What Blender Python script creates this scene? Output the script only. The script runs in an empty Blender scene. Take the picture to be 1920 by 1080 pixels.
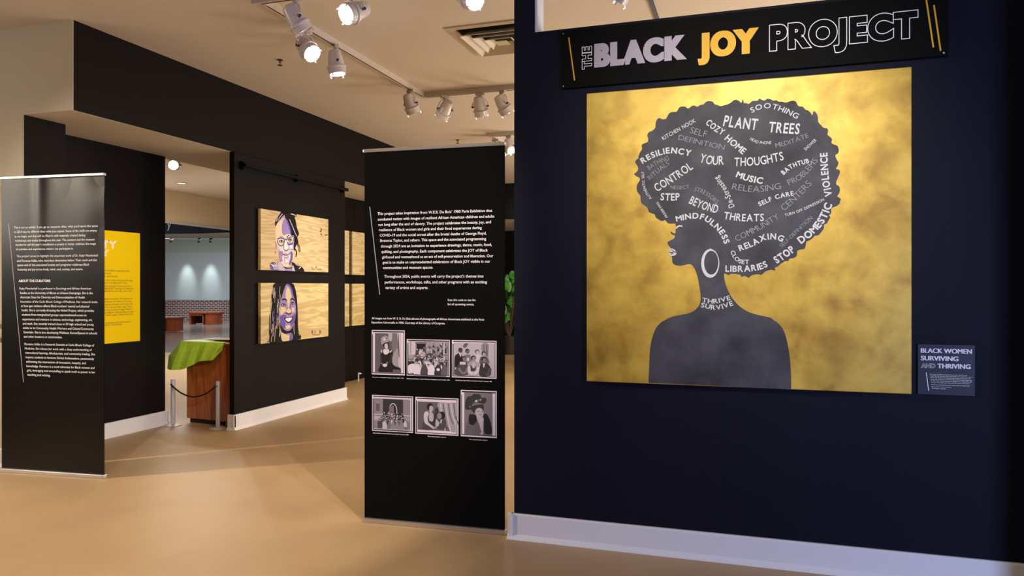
import bpy, bmesh, math, random
import numpy as np
from mathutils import Vector, Matrix

random.seed(7)
S = bpy.context.scene
COL = S.collection
R = math.radians

# ------------------------------------------------------------------ camera
YAW, FPX, HOR, CAMZ = R(17.95), 1380.0, 539.0, 1.5
FWD = Vector((-math.sin(YAW), math.cos(YAW), 0))
RGT = Vector((math.cos(YAW), math.sin(YAW), 0))
CAM = Vector((0, 0, CAMZ))
cd = bpy.data.cameras.new('camera')
cam = bpy.data.objects.new('camera', cd)
COL.objects.link(cam)
cam.location = CAM
cam.rotation_euler = (R(90), 0, YAW)
cd.sensor_width = 36
cd.lens = 36 * FPX / 1920
cd.shift_y = -(540 - HOR) / 1920
cd.clip_end = 200
S.camera = cam

# ------------------------------------------------------------------ world, exposure, light
S.view_settings.view_transform = 'Standard'
S.view_settings.look = 'None'
S.view_settings.gamma = 1
S.view_settings.use_curve_mapping = False
S.view_settings.exposure = 0.0
W = bpy.data.worlds.new('world')
S.world = W
W.use_nodes = True
W.node_tree.nodes['Background'].inputs[0].default_value = (1.0, 0.86, 0.75, 1)
W.node_tree.nodes['Background'].inputs[1].default_value = 0.10

WARM = (1.0, 0.84, 0.64)
NEUT = (1.0, 0.90, 0.78)


def spot(loc, aim, power, cone=50, blend=0.6, col=WARM, radius=0.05):
    d = bpy.data.lights.new('spot', 'SPOT')
    d.energy, d.color, d.spot_size, d.spot_blend, d.shadow_soft_size = power, col, R(cone), blend, radius
    o = bpy.data.objects.new('spot', d)
    COL.objects.link(o)
    o.location = loc
    o.rotation_euler = (Vector(aim) - Vector(loc)).to_track_quat('-Z', 'Y').to_euler()
    return o


def area(loc, aim, power, sx, sy, col=NEUT):
    d = bpy.data.lights.new('area', 'AREA')
    d.energy, d.color, d.shape, d.size, d.size_y = power, col, 'RECTANGLE', sx, sy
    o = bpy.data.objects.new('area', d)
    COL.objects.link(o)
    o.location = loc
    o.rotation_euler = (Vector(aim) - Vector(loc)).to_track_quat('-Z', 'Y').to_euler()
    return o


def fill_point(loc, power, radius=0.25, col=WARM):
    d = bpy.data.lights.new('fill_point', 'POINT')
    d.energy, d.color, d.shadow_soft_size = power, col, radius
    o = bpy.data.objects.new('fill_point', d)
    COL.objects.link(o)
    o.location = loc
    return o


# painting spots (lamps on the track behind the camera)
spot((-0.15, 0.6, 3.5), (-0.06, 4.2, 2.28), 450, 38, 1.0, (1.0, 0.94, 0.77), 0.06)
spot((0.5, 0.4, 3.5), (0.00, 4.2, 1.75), 235, 35, 1.0, (1.0, 0.90, 0.72), 0.06)
# portrait spots, throw the right banner's shadow across the floor
spot((0.29, 1.73, 3.5), (-4.6, 4.7, 0.5), 500, 50, 0.3, WARM, 0.035)
spot((1.15, 1.6, 3.5), (-4.4, 3.9, 0.2), 230, 46, 0.3, WARM, 0.035)
spot((-2.4, 7.3, 3.4), (-5.2, 7.75, 1.95), 165, 26, 1.0, (1.0, 0.96, 0.84), 0.05)
# from the left: throws the left banner's shadow
spot((-8.9, 1.4, 3.5), (-2.4, 3.7, 0.0), 1150, 62, 0.6, WARM, 0.03)
# extra spot added to brighten the yellow panel by the passage
spot((-3.44, 5.5, 3.4), (-6.1, 5.75, 1.45), 100, 36, 0.8, NEUT, 0.05)
# lamps over the floor, then two spots added to brighten the podium
spot((-2.6, 1.6, 3.55), (-2.9, 2.7, 0.0), 45, 120, 1.0, WARM, 0.12)
spot((-2.3, 8.6, 3.5), (-5.2, 8.4, 0.1), 130, 50, 0.8, WARM, 0.05)
spot((-3.44, 5.15, 3.4), (-5.78, 6.62, 0.78), 800, 19, 1.0, NEUT, 0.05)
spot((-7.8, 9.2, 3.4), (-5.8, 6.9, 0.7), 90, 46, 0.8, NEUT, 0.05)
# room beyond
spot((-3.2, 10.0, 3.5), (-3.0, 9.8, 0.0), 160, 140, 1.0, WARM, 0.1)
spot((-3.6, 13.6, 3.5), (-5.4, 16.6, 1.0), 140, 90, 1.0, NEUT, 0.1)
spot((-3.0, 9.6, 3.4), (-6.1, 11.0, 1.9), 170, 50, 0.9, NEUT, 0.05)
# unseen point lights added out of view to fill the ceiling with light
FILL = (1.0, 0.93, 0.84)
fill_point((-8.6, 1.5, 2.35), 115, 0.35, FILL)
fill_point((2.4, 6.2, 1.1), 150, 0.5, FILL)
fill_point((2.2, 8.6, 1.2), 330, 0.7, FILL)
fill_point((-0.4, 11.2, 1.5), 300, 0.7, FILL)
# hall far left
area((-9.5, 10.5, 3.4), (-9.5, 10.5, 0), 150, 2.0, 3.0, (1.0, 0.90, 0.80))
fill_point((-12.5, 11.5, 2.0), 80, 0.4, FILL)  # this and the next: unseen fill added to lift the beige fascia
fill_point((-9.2, 12.6, 1.8), 42, 0.4, FILL)
area((-15.0, 18.0, 2.8), (-15.0, 18.0, 0), 130, 4.0, 4.0, (1.0, 0.97, 0.92))
area((-21.0, 23.5, 3.3), (-21.3, 24.2, 0), 380, 6.0, 3.0, (0.93, 0.97, 1.0))
# daylight entering behind the camera, from the right
area((2.6, 0.6, 1.2), (1.05, 4.2, 0.75), 105, 0.5, 1.8, (0.42, 0.55, 1.0))


# ------------------------------------------------------------------ projection helpers
def ray(px, py):
    return FWD + RGT * ((px - 960) / FPX) + Vector((0, 0, (HOR - py) / FPX))


def at(px, py, t):
    return CAM + ray(px, py) * t


def on_x(px, py, X):
    d = ray(px, py)
    return CAM + d * (X / d.x)


def on_y(px, py, Y):
    d = ray(px, py)
    return CAM + d * (Y / d.y)


def on_z(px, py, Z):
    d = ray(px, py)
    return CAM + d * ((Z - CAMZ) / d.z)


class Frame:
    def __init__(s, O, u, v):
        s.O, s.u, s.v = Vector(O), Vector(u).normalized(), Vector(v).normalized()
        s.n = s.u.cross(s.v)
        s.H = None

    def pt(s, a, b, d=0.0):
        return s.O + s.u * a + s.v * b + s.n * d

    def uv(s, px, py):
        if s.H is not None:
            q = s.H @ np.array([px, py, 1.0])
            return q[0] / q[2], q[1] / q[2]
        d = ray(px, py)
        k = (s.O - CAM).dot(s.n) / d.dot(s.n)
        p = CAM + d * k - s.O
        return p.dot(s.u), p.dot(s.v)

    def fit(s, pix, uvs):
        A, b = [], []
        for (x, y), (a, c) in zip(pix, uvs):
            A.append([x, y, 1, 0, 0, 0, -a * x, -a * y]); b.append(a)
            A.append([0, 0, 0, x, y, 1, -c * x, -c * y]); b.append(c)
        h = np.linalg.solve(np.array(A, float), np.array(b, float))
        s.H = np.array([[h[0], h[1], h[2]], [h[3], h[4], h[5]], [h[6], h[7], 1.0]])

    def scale(s, px, py):
        a = s.uv(px - 1, py); b = s.uv(px + 1, py); c = s.uv(px, py - 1); d = s.uv(px, py + 1)
        return math.sqrt(abs((b[0] - a[0]) * (d[1] - c[1]) - (b[1] - a[1]) * (d[0] - c[0]))) / 2


# ------------------------------------------------------------------ materials
def lin(r, g, b):
    f = lambda c: c / 12.92 if c <= 0.04045 else ((c + 0.055) / 1.055) ** 2.4
    return (f(r / 255), f(g / 255), f(b / 255), 1)


def mat(name, rgb, rough=0.5, metal=0.0, spec=0.5, emit=0.0, noise=0.0, nscale=8.0, bump=0.0, bscale=200.0, coat=0.0, rgb2=None):
    m = bpy.data.materials.new(name)
    m.use_nodes = True
    nt = m.node_tree
    b = nt.nodes['Principled BSDF']
    c = lin(*rgb)
    b.inputs['Base Color'].default_value = c
    b.inputs['Roughness'].default_value = rough
    b.inputs['Metallic'].default_value = metal
    b.inputs['Specular IOR Level'].default_value = spec
    b.inputs['Coat Weight'].default_value = coat
    if emit:
        b.inputs['Emission Color'].default_value = c
        b.inputs['Emission Strength'].default_value = emit
    if noise or rgb2:
        tc = nt.nodes.new('ShaderNodeTexCoord')
        n = nt.nodes.new('ShaderNodeTexNoise')
        n.inputs['Scale'].default_value = nscale
        n.inputs['Detail'].default_value = 5
        r = nt.nodes.new('ShaderNodeValToRGB')
        r.color_ramp.elements[0].position, r.color_ramp.elements[1].position = 0.3, 0.7
        r.color_ramp.elements[0].color = tuple(x * (1 - noise) for x in c[:3]) + (1,)
        r.color_ramp.elements[1].color = lin(*rgb2) if rgb2 else tuple(min(1, x * (1 + noise)) for x in c[:3]) + (1,)
        nt.links.new(tc.outputs['Object'], n.inputs['Vector'])
        nt.links.new(n.outputs['Fac'], r.inputs['Fac'])
        nt.links.new(r.outputs['Color'], b.inputs['Base Color'])
    if bump:
        tc = nt.nodes.new('ShaderNodeTexCoord')
        n = nt.nodes.new('ShaderNodeTexNoise')
        n.inputs['Scale'].default_value = bscale
        bp = nt.nodes.new('ShaderNodeBump')
        bp.inputs['Strength'].default_value = bump
        bp.inputs['Distance'].default_value = 0.01
        nt.links.new(tc.outputs['Object'], n.inputs['Vector'])
        nt.links.new(n.outputs['Fac'], bp.inputs['Height'])
        nt.links.new(bp.outputs['Normal'], b.inputs['Normal'])
    return m


def wood(name, c1, c2, axis, scale=1.0, rough=0.5, dist=6.0, stretch=0.12, fine=0.25):
    """grain running along 'axis' (0 x, 1 y, 2 z)"""
    m = bpy.data.materials.new(name)
    m.use_nodes = True
    nt = m.node_tree
    b = nt.nodes['Principled BSDF']
    b.inputs['Roughness'].default_value = rough
    tc = nt.nodes.new('ShaderNodeTexCoord')
    mp = nt.nodes.new('ShaderNodeMapping')
    sc = [1.0, 1.0, 1.0]
    sc[axis] = stretch
    mp.inputs['Scale'].default_value = [x * scale for x in sc]
    n = nt.nodes.new('ShaderNodeTexNoise')
    n.inputs['Scale'].default_value = 1.6
    n.inputs['Detail'].default_value = 2
    n.inputs['Distortion'].default_value = 0.6
    mul = nt.nodes.new('ShaderNodeMath'); mul.operation = 'MULTIPLY'; mul.inputs[1].default_value = dist
    fr = nt.nodes.new('ShaderNodeMath'); fr.operation = 'PINGPONG'; fr.inputs[1].default_value = 0.5
    n2 = nt.nodes.new('ShaderNodeTexNoise')
    n2.inputs['Scale'].default_value = 30
    add = nt.nodes.new('ShaderNodeMath'); add.operation = 'MULTIPLY_ADD'
    add.inputs[1].default_value = fine
    r = nt.nodes.new('ShaderNodeValToRGB')
    r.color_ramp.elements[0].color = lin(*c1)
    r.color_ramp.elements[1].color = lin(*c2)
    r.color_ramp.elements[0].position = 0.1
    r.color_ramp.elements[1].position = 0.62
    nt.links.new(tc.outputs['Object'], mp.inputs['Vector'])
    nt.links.new(mp.outputs['Vector'], n.inputs['Vector'])
    nt.links.new(mp.outputs['Vector'], n2.inputs['Vector'])
    nt.links.new(n.outputs['Fac'], mul.inputs[0])
    nt.links.new(mul.outputs[0], fr.inputs[0])
    nt.links.new(n2.outputs['Fac'], add.inputs[0])
    nt.links.new(fr.outputs[0], add.inputs[2])
    nt.links.new(add.outputs[0], r.inputs['Fac'])
    nt.links.new(r.outputs['Color'], b.inputs['Base Color'])
    return m


M = {}
M['blue_black'] = mat('blue_black_wall_paint', (19, 20, 35), 0.6, spec=0.1, bump=0.08, bscale=260)
M['black_wall'] = mat('black_wall_paint', (20, 17, 18), 0.6, spec=0.12, bump=0.08, bscale=260)
M['white_wall'] = mat('warm_white_paint', (206, 196, 172), 0.7, spec=0.2, bump=0.03, bscale=200)
M['ceiling'] = mat('ceiling_paint', (206, 194, 178), 0.85, spec=0.1)
M['base'] = mat('baseboard_white', (226, 226, 232), 0.35)
M['jamb'] = mat('jamb_white', (214, 218, 228), 0.5)
M['banner'] = mat('banner_black', (5, 5, 6), 0.34, spec=0.28)
M['banner_matt'] = mat('banner_black_matt', (6, 6, 6), 0.8, spec=0.08)
M['alu'] = mat('brushed_aluminium', (205, 200, 200), 0.32, 0.85)
M['white_ink'] = mat('white_print', (236, 234, 240), 0.6)
M['grey_ink'] = mat('lavender_grey_print', (166, 158, 172), 0.6)
M['yellow_ink'] = mat('yellow_print', (222, 166, 6), 0.55)
M['sign_black'] = mat('sign_black', (5, 5, 5), 0.7, spec=0.1)
M['screw'] = mat('screw_steel', (160, 158, 160), 0.35, 0.8)
M['label_ink'] = mat('label_print', (232, 224, 238), 0.6)
M['plaque'] = mat('plaque_blue_black', (30, 37, 54), 0.5, spec=0.3)
M['silh'] = mat('charcoal_brush_paint', (44, 43, 51), 0.6, spec=0.25, nscale=6, rgb2=(74, 73, 82))
M['chalk'] = mat('white_paint_lettering', (196, 194, 199), 0.7)
M['chalk_grey'] = mat('grey_paint_lettering', (136, 138, 148), 0.7)
M['paint_black'] = mat('outline_dark_paint', (34, 32, 36), 0.6)
M['lamp_white'] = mat('lamp_white_enamel', (206, 198, 198), 0.28, coat=0.3)
M['track_white'] = mat('track_white', (196, 184, 172), 0.4)
M['dark_slot'] = mat('dark_slot', (30, 24, 20), 0.6)
M['dark_metal'] = mat('dark_metal', (60, 50, 46), 0.4, 0.6)
M['lens'] = mat('lamp_glow', (255, 250, 240), 0.3, emit=22.0)
M['vent'] = mat('vent_enamel', (196, 182, 156), 0.5)
M['vent_dark'] = mat('vent_duct_black', (12, 10, 9), 0.9)
M['post'] = mat('post_silver', (188, 184, 188), 0.4)
M['rope'] = mat('black_rope', (16, 15, 16), 0.6)
M['green'] = mat('lime_green_paper', (178, 214, 62), 0.5, noise=0.10, nscale=5)
M['paper'] = mat('paper_white', (228, 218, 204), 0.7)
M['manila'] = mat('manila_brown', (214, 150, 80), 0.6)
M['yellow_panel'] = mat('yellow_panel', (238, 202, 0), 0.6, spec=0.15)
M['dark_ink'] = mat('dark_print', (112, 88, 14), 0.6)
M['pale_ink'] = mat('pale_print', (246, 236, 206), 0.6)
M['sprink'] = mat('sprinkler_bronze', (92, 62, 46), 0.4, 0.5)
M['navy'] = mat('navy_fascia', (30, 40, 66), 0.5)
M['beige'] = mat('beige_fascia', (244, 224, 190), 0.7)
M['sage'] = mat('sage_wall', (160, 172, 162), 0.7)
M['grey_panel'] = mat('grey_display_panel', (168, 178, 184), 0.6)
M['soil'] = mat('dark_pot', (30, 26, 24), 0.6)
M['leaf'] = mat('leaf_green', (60, 130, 34), 0.45, noise=0.3, nscale=20)
M['stem'] = mat('stem_brown', (70, 50, 30), 0.7)
M['podium'] = wood('podium_cherry', (150, 78, 32), (186, 106, 48), 2, 9.0, 0.4, 3.0, 0.10, 0.12)
M['podium_trim'] = wood('podium_trim_cherry', (170, 78, 28), (206, 108, 46), 2, 9.0, 0.4, 3.0, 0.10)
M['bench'] = wood('bench_cherry', (112, 48, 20), (160, 76, 32), 2, 6.0, 0.45, 3.0, 0.15)
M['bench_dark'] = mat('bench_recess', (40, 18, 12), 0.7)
M['ply'] = wood('plywood', (208, 180, 128), (236, 216, 170), 1, 6.0, 0.5, 7.0, 0.10, 0.05)
M['ply2'] = wood('plywood_pale', (202, 176, 118), (234, 218, 164), 1, 4.5, 0.5, 6.0, 0.13, 0.05)
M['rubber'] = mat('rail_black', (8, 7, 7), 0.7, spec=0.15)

# grey tones of the old photographs, lavender tinted
GREY = {}
for k in range(12):
    v = 14 + k * 20
    GREY[k] = mat('photo_tone', (min(255, int(v * 1.0)), int(v * 0.95), min(255, int(v * 1.02))), 0.7, spec=0.2)


def gold_material():
    m = mat('gold_canvas_paint', (196, 150, 44), 0.42, 0.25, spec=0.4)
    nt = m.node_tree
    b = nt.nodes['Principled BSDF']
    tc = nt.nodes.new('ShaderNodeTexCoord')
    n1 = nt.nodes.new('ShaderNodeTexNoise'); n1.inputs['Scale'].default_value = 5.2; n1.inputs['Detail'].default_value = 5; n1.inputs['Distortion'].default_value = 0.35
    n2 = nt.nodes.new('ShaderNodeTexNoise'); n2.inputs['Scale'].default_value = 11; n2.inputs['Detail'].default_value = 4
    mp = nt.nodes.new('ShaderNodeMapping'); mp.inputs['Scale'].default_value = (1.0, 1.0, 1.3)
    r1 = nt.nodes.new('ShaderNodeValToRGB')
    e = r1.color_ramp.elements
    e[0].position, e[1].position = 0.30, 0.72
    e[0].color, e[1].color = lin(150, 115, 42), lin(206, 172, 76)
    k = e.new(0.5); k.color = lin(186, 152, 62)
    mx = nt.nodes.new('ShaderNodeMix'); mx.data_type = 'RGBA'; mx.blend_type = 'OVERLAY'; mx.inputs[0].default_value = 0.35
    nt.links.new(tc.outputs['Object'], n1.inputs['Vector'])
    nt.links.new(tc.outputs['Object'], mp.inputs['Vector'])
    nt.links.new(mp.outputs['Vector'], n2.inputs['Vector'])
    nt.links.new(n1.outputs['Fac'], r1.inputs['Fac'])
    nt.links.new(r1.outputs['Color'], mx.inputs[6])
    nt.links.new(n2.outputs['Fac'], mx.inputs[7])
    nt.links.new(mx.outputs[2], b.inputs['Base Color'])
    w = nt.nodes.new('ShaderNodeTexNoise'); w.inputs['Scale'].default_value = 500
    bp = nt.nodes.new('ShaderNodeBump'); bp.inputs['Strength'].default_value = 0.06; bp.inputs['Distance'].default_value = 0.005
    nt.links.new(tc.outputs['Object'], w.inputs['Vector'])
    nt.links.new(w.outputs['Fac'], bp.inputs['Height'])
    nt.links.new(bp.outputs['Normal'], b.inputs['Normal'])
    return m


def floor_material():
    """polished tan concrete"""
    m = mat('polished_concrete', (186, 146, 96), 0.30, spec=0.4)
    nt = m.node_tree
    b = nt.nodes['Principled BSDF']
    tc = nt.nodes.new('ShaderNodeTexCoord')
    n1 = nt.nodes.new('ShaderNodeTexNoise'); n1.inputs['Scale'].default_value = 1.3; n1.inputs['Detail'].default_value = 5
    n2 = nt.nodes.new('ShaderNodeTexNoise'); n2.inputs['Scale'].default_value = 120; n2.inputs['Detail'].default_value = 4
    r1 = nt.nodes.new('ShaderNodeValToRGB')
    r1.color_ramp.elements[0].position, r1.color_ramp.elements[1].position = 0.3, 0.7
    r1.color_ramp.elements[0].color, r1.color_ramp.elements[1].color = lin(178, 148, 110), lin(194, 164, 124)
    mx = nt.nodes.new('ShaderNodeMix'); mx.data_type = 'RGBA'; mx.blend_type = 'OVERLAY'; mx.inputs[0].default_value = 0.12
    nt.links.new(tc.outputs['Object'], n1.inputs['Vector'])
    nt.links.new(tc.outputs['Object'], n2.inputs['Vector'])
    nt.links.new(n1.outputs['Fac'], r1.inputs['Fac'])
    nt.links.new(r1.outputs['Color'], mx.inputs[6])
    nt.links.new(n2.outputs['Fac'], mx.inputs[7])
    nt.links.new(mx.outputs[2], b.inputs['Base Color'])
    rr = nt.nodes.new('ShaderNodeMapRange')
    rr.inputs[3].default_value, rr.inputs[4].default_value = 0.42, 0.55
    nt.links.new(n1.outputs['Fac'], rr.inputs[0])
    nt.links.new(rr.outputs[0], b.inputs['Roughness'])
    return m


def brick_material():
    m = mat('purple_brown_brick', (110, 70, 66), 0.7)
    nt = m.node_tree
    b = nt.nodes['Principled BSDF']
    tc = nt.nodes.new('ShaderNodeTexCoord')
    sp = nt.nodes.new('ShaderNodeSeparateXYZ'); cb = nt.nodes.new('ShaderNodeCombineXYZ')
    br = nt.nodes.new('ShaderNodeTexBrick')
    br.inputs['Color1'].default_value = lin(96, 52, 50)
    br.inputs['Color2'].default_value = lin(66, 44, 52)
    br.inputs['Mortar'].default_value = lin(176, 160, 158)
    br.inputs['Scale'].default_value = 1.0
    br.inputs['Mortar Size'].default_value = 0.016
    br.inputs['Brick Width'].default_value = 0.205
    br.inputs['Row Height'].default_value = 0.082
    nt.links.new(tc.outputs['Object'], sp.inputs[0])
    nt.links.new(sp.outputs['X'], cb.inputs['X'])
    nt.links.new(sp.outputs['Z'], cb.inputs['Y'])
    nt.links.new(cb.outputs[0], br.inputs['Vector'])
    nt.links.new(br.outputs['Color'], b.inputs['Base Color'])
    return m


M['gold'] = gold_material()
M['floor'] = floor_material()
M['brick'] = brick_material()
M['hall_floor'] = mat('terrazzo_grey', (128, 122, 118), 0.12, spec=0.6, noise=0.12, nscale=0.8)


# ------------------------------------------------------------------ mesh building
class MB:
    def __init__(s):
        s.v, s.f, s.m, s.s = [], [], [], []

    def poly(s, pts, mi=0, smooth=False):
        i = len(s.v)
        s.v += [Vector(p) for p in pts]
        s.f.append(list(range(i, i + len(pts)))); s.m.append(mi); s.s.append(smooth)

    def mesh(s, verts, faces, mi=0, smooth=False):
        i = len(s.v)
        s.v += [Vector(p) for p in verts]
        for f in faces:
            s.f.append([i + k for k in f]); s.m.append(mi); s.s.append(smooth)

    def box(s, p0, p1, mi=0):
        (a, b, c), (d, e, f) = p0, p1
        s.mesh([(a, b, c), (d, b, c), (d, e, c), (a, e, c), (a, b, f), (d, b, f), (d, e, f), (a, e, f)],
               [(3, 2, 1, 0), (4, 5, 6, 7), (0, 1, 5, 4), (1, 2, 6, 5), (2, 3, 7, 6), (3, 0, 4, 7)], mi)

    def fbox(s, fr, u0, u1, v0, v1, d0, d1, mi=0):
        P = fr.pt
        s.mesh([P(u0, v0, d0), P(u1, v0, d0), P(u1, v1, d0), P(u0, v1, d0), P(u0, v0, d1), P(u1, v0, d1), P(u1, v1, d1), P(u0, v1, d1)],
               [(3, 2, 1, 0), (4, 5, 6, 7), (0, 1, 5, 4), (1, 2, 6, 5), (2, 3, 7, 6), (3, 0, 4, 7)], mi)

    def prism(s, fr, uvs, d0, d1, mi=0):
        n = len(uvs)
        vs = [fr.pt(a, b, d0) for a, b in uvs] + [fr.pt(a, b, d1) for a, b in uvs]
        area2 = sum(uvs[i][0] * uvs[(i + 1) % n][1] - uvs[(i + 1) % n][0] * uvs[i][1] for i in range(n))
        fs = [list(range(n))[::-1], list(range(n, 2 * n))] + [[i, (i + 1) % n, n + (i + 1) % n, n + i] for i in range(n)]
        if area2 < 0:
            fs = [f[::-1] for f in fs]
        s.mesh(vs, fs, mi)

    def flat(s, fr, uvs, d, mi=0):
        n = len(uvs)
        if sum(uvs[i][0] * uvs[(i + 1) % n][1] - uvs[(i + 1) % n][0] * uvs[i][1] for i in range(n)) < 0:
            uvs = uvs[::-1]
        s.poly([fr.pt(a, b, d) for a, b in uvs], mi)

    def lathe(s, prof, n=24, mi=0, smooth=True, T=None):
        vs, fs = [], []
        for r, z in prof:
            for k in range(n):
                a = 2 * math.pi * k / n
                vs.append(Vector((r * math.cos(a), r * math.sin(a), z)))
        for j in range(len(prof) - 1):
            for k in range(n):
                q = (k + 1) % n
                fs.append((j * n + k, (j + 1) * n + k, (j + 1) * n + q, j * n + q))
        if T is not None:
            vs = [T @ p for p in vs]
        s.mesh(vs, fs, mi, smooth)

    def tube(s, pts, r, n=8, mi=0, caps=True):
        pts = [Vector(p) for p in pts]
        vs, fs = [], []
        up = None
        for i, p in enumerate(pts):
            t = (pts[min(i + 1, len(pts) - 1)] - pts[max(i - 1, 0)]).normalized()
            if up is None:
                up = Vector((0, 0, 1)) if abs(t.z) < 0.9 else Vector((1, 0, 0))
            x = up.cross(t).normalized()
            y = t.cross(x)
            up = y
            for k in range(n):
                a = 2 * math.pi * k / n
                vs.append(p + x * (r * math.cos(a)) + y * (r * math.sin(a)))
        for i in range(len(pts) - 1):
            for k in range(n):
                q = (k + 1) % n
                fs.append((i * n + k, i * n + q, (i + 1) * n + q, (i + 1) * n + k))
        s.mesh(vs, fs, mi, True)
        if caps:
            s.mesh(vs[:n], [list(range(n))[::-1]], mi)
            s.mesh(vs[-n:], [list(range(n))], mi)

    def build(s, name, mats, parent=None, bevel=0.0, origin=None, **props):
        me = bpy.data.meshes.new(name)
        o = bpy.data.objects.new(name, me)
        COL.objects.link(o)
        off = Vector((0, 0, 0))
        if parent is not None:
            o.parent = parent
            q = parent
            while q is not None:
                off += q.location
                q = q.parent
        if origin is not None:
            o.location = Vector(origin) - off
            off = Vector(origin)
        me.from_pydata([tuple(p - off) for p in s.v], [], s.f)
        if not isinstance(mats, (list, tuple)):
            mats = [mats]
        for m in mats:
            me.materials.append(m)
        me.polygons.foreach_set('material_index', s.m)
        me.polygons.foreach_set('use_smooth', s.s)
        me.update()
        if any(s.s):
            try:
                me.set_sharp_from_angle(angle=R(38))
            except Exception:
                pass
        if bevel:
            b = o.modifiers.new('bevel', 'BEVEL'); b.width = bevel; b.segments = 2; b.limit_method = 'ANGLE'
        for k, v in props.items():
            o[k] = v
        return o


def thing(name, label, cat, loc, group=None):
    o = bpy.data.objects.new(name, None)
    COL.objects.link(o)
    o.empty_display_size = 0.1
    o.location = loc
    o['label'] = label
    o['category'] = cat
    if group:
        o['group'] = group
    return o


def struct(name, mb, m, **kw):
    o = mb.build(name, m, **kw)
    o['kind'] = 'structure'
    return o


# ------------------------------------------------------------------ text
_cache = {}


def text2d(txt, weight=0.0, res=3, outline=0.0, space=1.0):
    if 'M' in txt and not outline:
        weight = 0.0      # the glyph breaks when it is offset
    key = (txt, weight, res, outline, space)
    if key in _cache:
        return _cache[key]
    cu = bpy.data.curves.new('t', 'FONT')
    cu.body = txt
    cu.size = 1.0
    cu.resolution_u = res
    cu.offset = weight
    cu.space_character = space
    if outline:
        cu.fill_mode = 'NONE'
        cu.bevel_depth = outline
        cu.bevel_resolution = 0
    o = bpy.data.objects.new('t', cu)
    COL.objects.link(o)
    dg = bpy.context.evaluated_depsgraph_get()
    me = bpy.data.meshes.new_from_object(o.evaluated_get(dg))
    vs = [(v.co.x, v.co.y, v.co.z) for v in me.vertices]
    fs = [list(p.vertices) for p in me.polygons]
    bpy.data.objects.remove(o)
    bpy.data.curves.remove(cu)
    bpy.data.meshes.remove(me)
    _cache[key] = (vs, fs)
    return vs, fs


CAPH = max(v[1] for v in text2d('H')[0])


def text_fit(mb, fr, txt, u0, u1, vbase, d, cap=None, weight=0.0, mi=0, outline=0.0, res=3, slant=0.0, space=1.0):
    vs, fs = text2d(txt, weight, res, outline, space)
    if not vs:
        return
    x0, x1 = min(v[0] for v in vs), max(v[0] for v in vs)
    sx = (u1 - u0) / (x1 - x0)
    sy = cap / (CAPH + 2 * weight) if cap else sx
    b = -weight if cap else 0
    bold = weight * sx * 0.8 if 'M' in txt and not outline and weight > 0 else 0.0
    out = []
    for x, y, z in vs:
        a, c = u0 + (x - x0) * sx + slant * (y - b) * sy, vbase + (y - b) * sy
        out.append(fr.pt(a, c, (d(a, c) if callable(d) else d) + z * sx * 0.2))
    if bold:
        for q in (-bold, bold):
            mb.mesh([p_ + fr.u * q + fr.n * (0.00003 if q > 0 else -0.00003) for p_ in out], fs, mi)
    else:
        mb.mesh(out, fs, mi)


def crom(pts, n=12, closed=False):
    pts = [Vector((p[0], p[1])) for p in pts]
    out = []
    N = len(pts)
    rng = range(N) if closed else range(N - 1)
    for i in rng:
        if closed:
            p0, p1, p2, p3 = pts[i - 1], pts[i], pts[(i + 1) % N], pts[(i + 2) % N]
        else:
            p1, p2 = pts[i], pts[i + 1]
            p0 = pts[i - 1] if i else p1 * 2 - p2
            p3 = pts[i + 2] if i + 2 < N else p2 * 2 - p1
        for k in range(n):
            t = k / n
            out.append(0.5 * ((2 * p1) + (p2 - p0) * t + (2 * p0 - 5 * p1 + 4 * p2 - p3) * t * t + (3 * p1 - p0 - 3 * p2 + p3) * t ** 3))
    if not closed:
        out.append(pts[-1])
    return out


def word(mb, fr, txt, path, h, d, weight=0.0, mi=0):
    """lettering painted along a curved baseline; path and h in photo pixels"""
    mid = path[len(path) // 2]
    cap = h * fr.scale(*mid)
    q = crom([fr.uv(*p) for p in path], 16)
    seg = [0.0]
    for a, b in zip(q, q[1:]):
        seg.append(seg[-1] + (b - a).length)
    L = seg[-1]
    adv = []
    for c in txt:
        if c == ' ':
            adv.append(0.42); continue
        vs, _ = text2d(c, weight)
        adv.append(max(v[0] for v in vs) - min(v[0] for v in vs) + 0.11)
    tot = sum(adv)
    sx = L / tot
    sy = cap / (CAPH + 2 * weight)
    x = 0.0
    for c, a in zip(txt, adv):
        if c != ' ':
            s_ = (x + a / 2) * sx
            j = max(i for i in range(len(seg)) if seg[i] <= s_)
            j = min(j, len(q) - 2)
            f = (s_ - seg[j]) / max(1e-9, seg[j + 1] - seg[j])
            p = q[j].lerp(q[j + 1], f)
            lo, hi = max(0, j - 5), min(len(q) - 1, j + 6)
            t = (q[hi] - q[lo]).normalized()
            n_ = Vector((-t.y, t.x))
            vs, fs = text2d(c, weight)
            cx = (max(v[0] for v in vs) + min(v[0] for v in vs)) / 2
            for k, ex in enumerate((-weight, weight) if c == 'M' and weight > 0 else (0.0,)):
                out = []
                for vx, vy, vz in vs:
                    r_ = p + t * ((vx - cx + ex) * sx) + n_ * ((vy + weight) * sy)
                    out.append(fr.pt(r_.x, r_.y, d + k * 0.00003))
                mb.mesh(out, fs, mi)
        x += a


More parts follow.
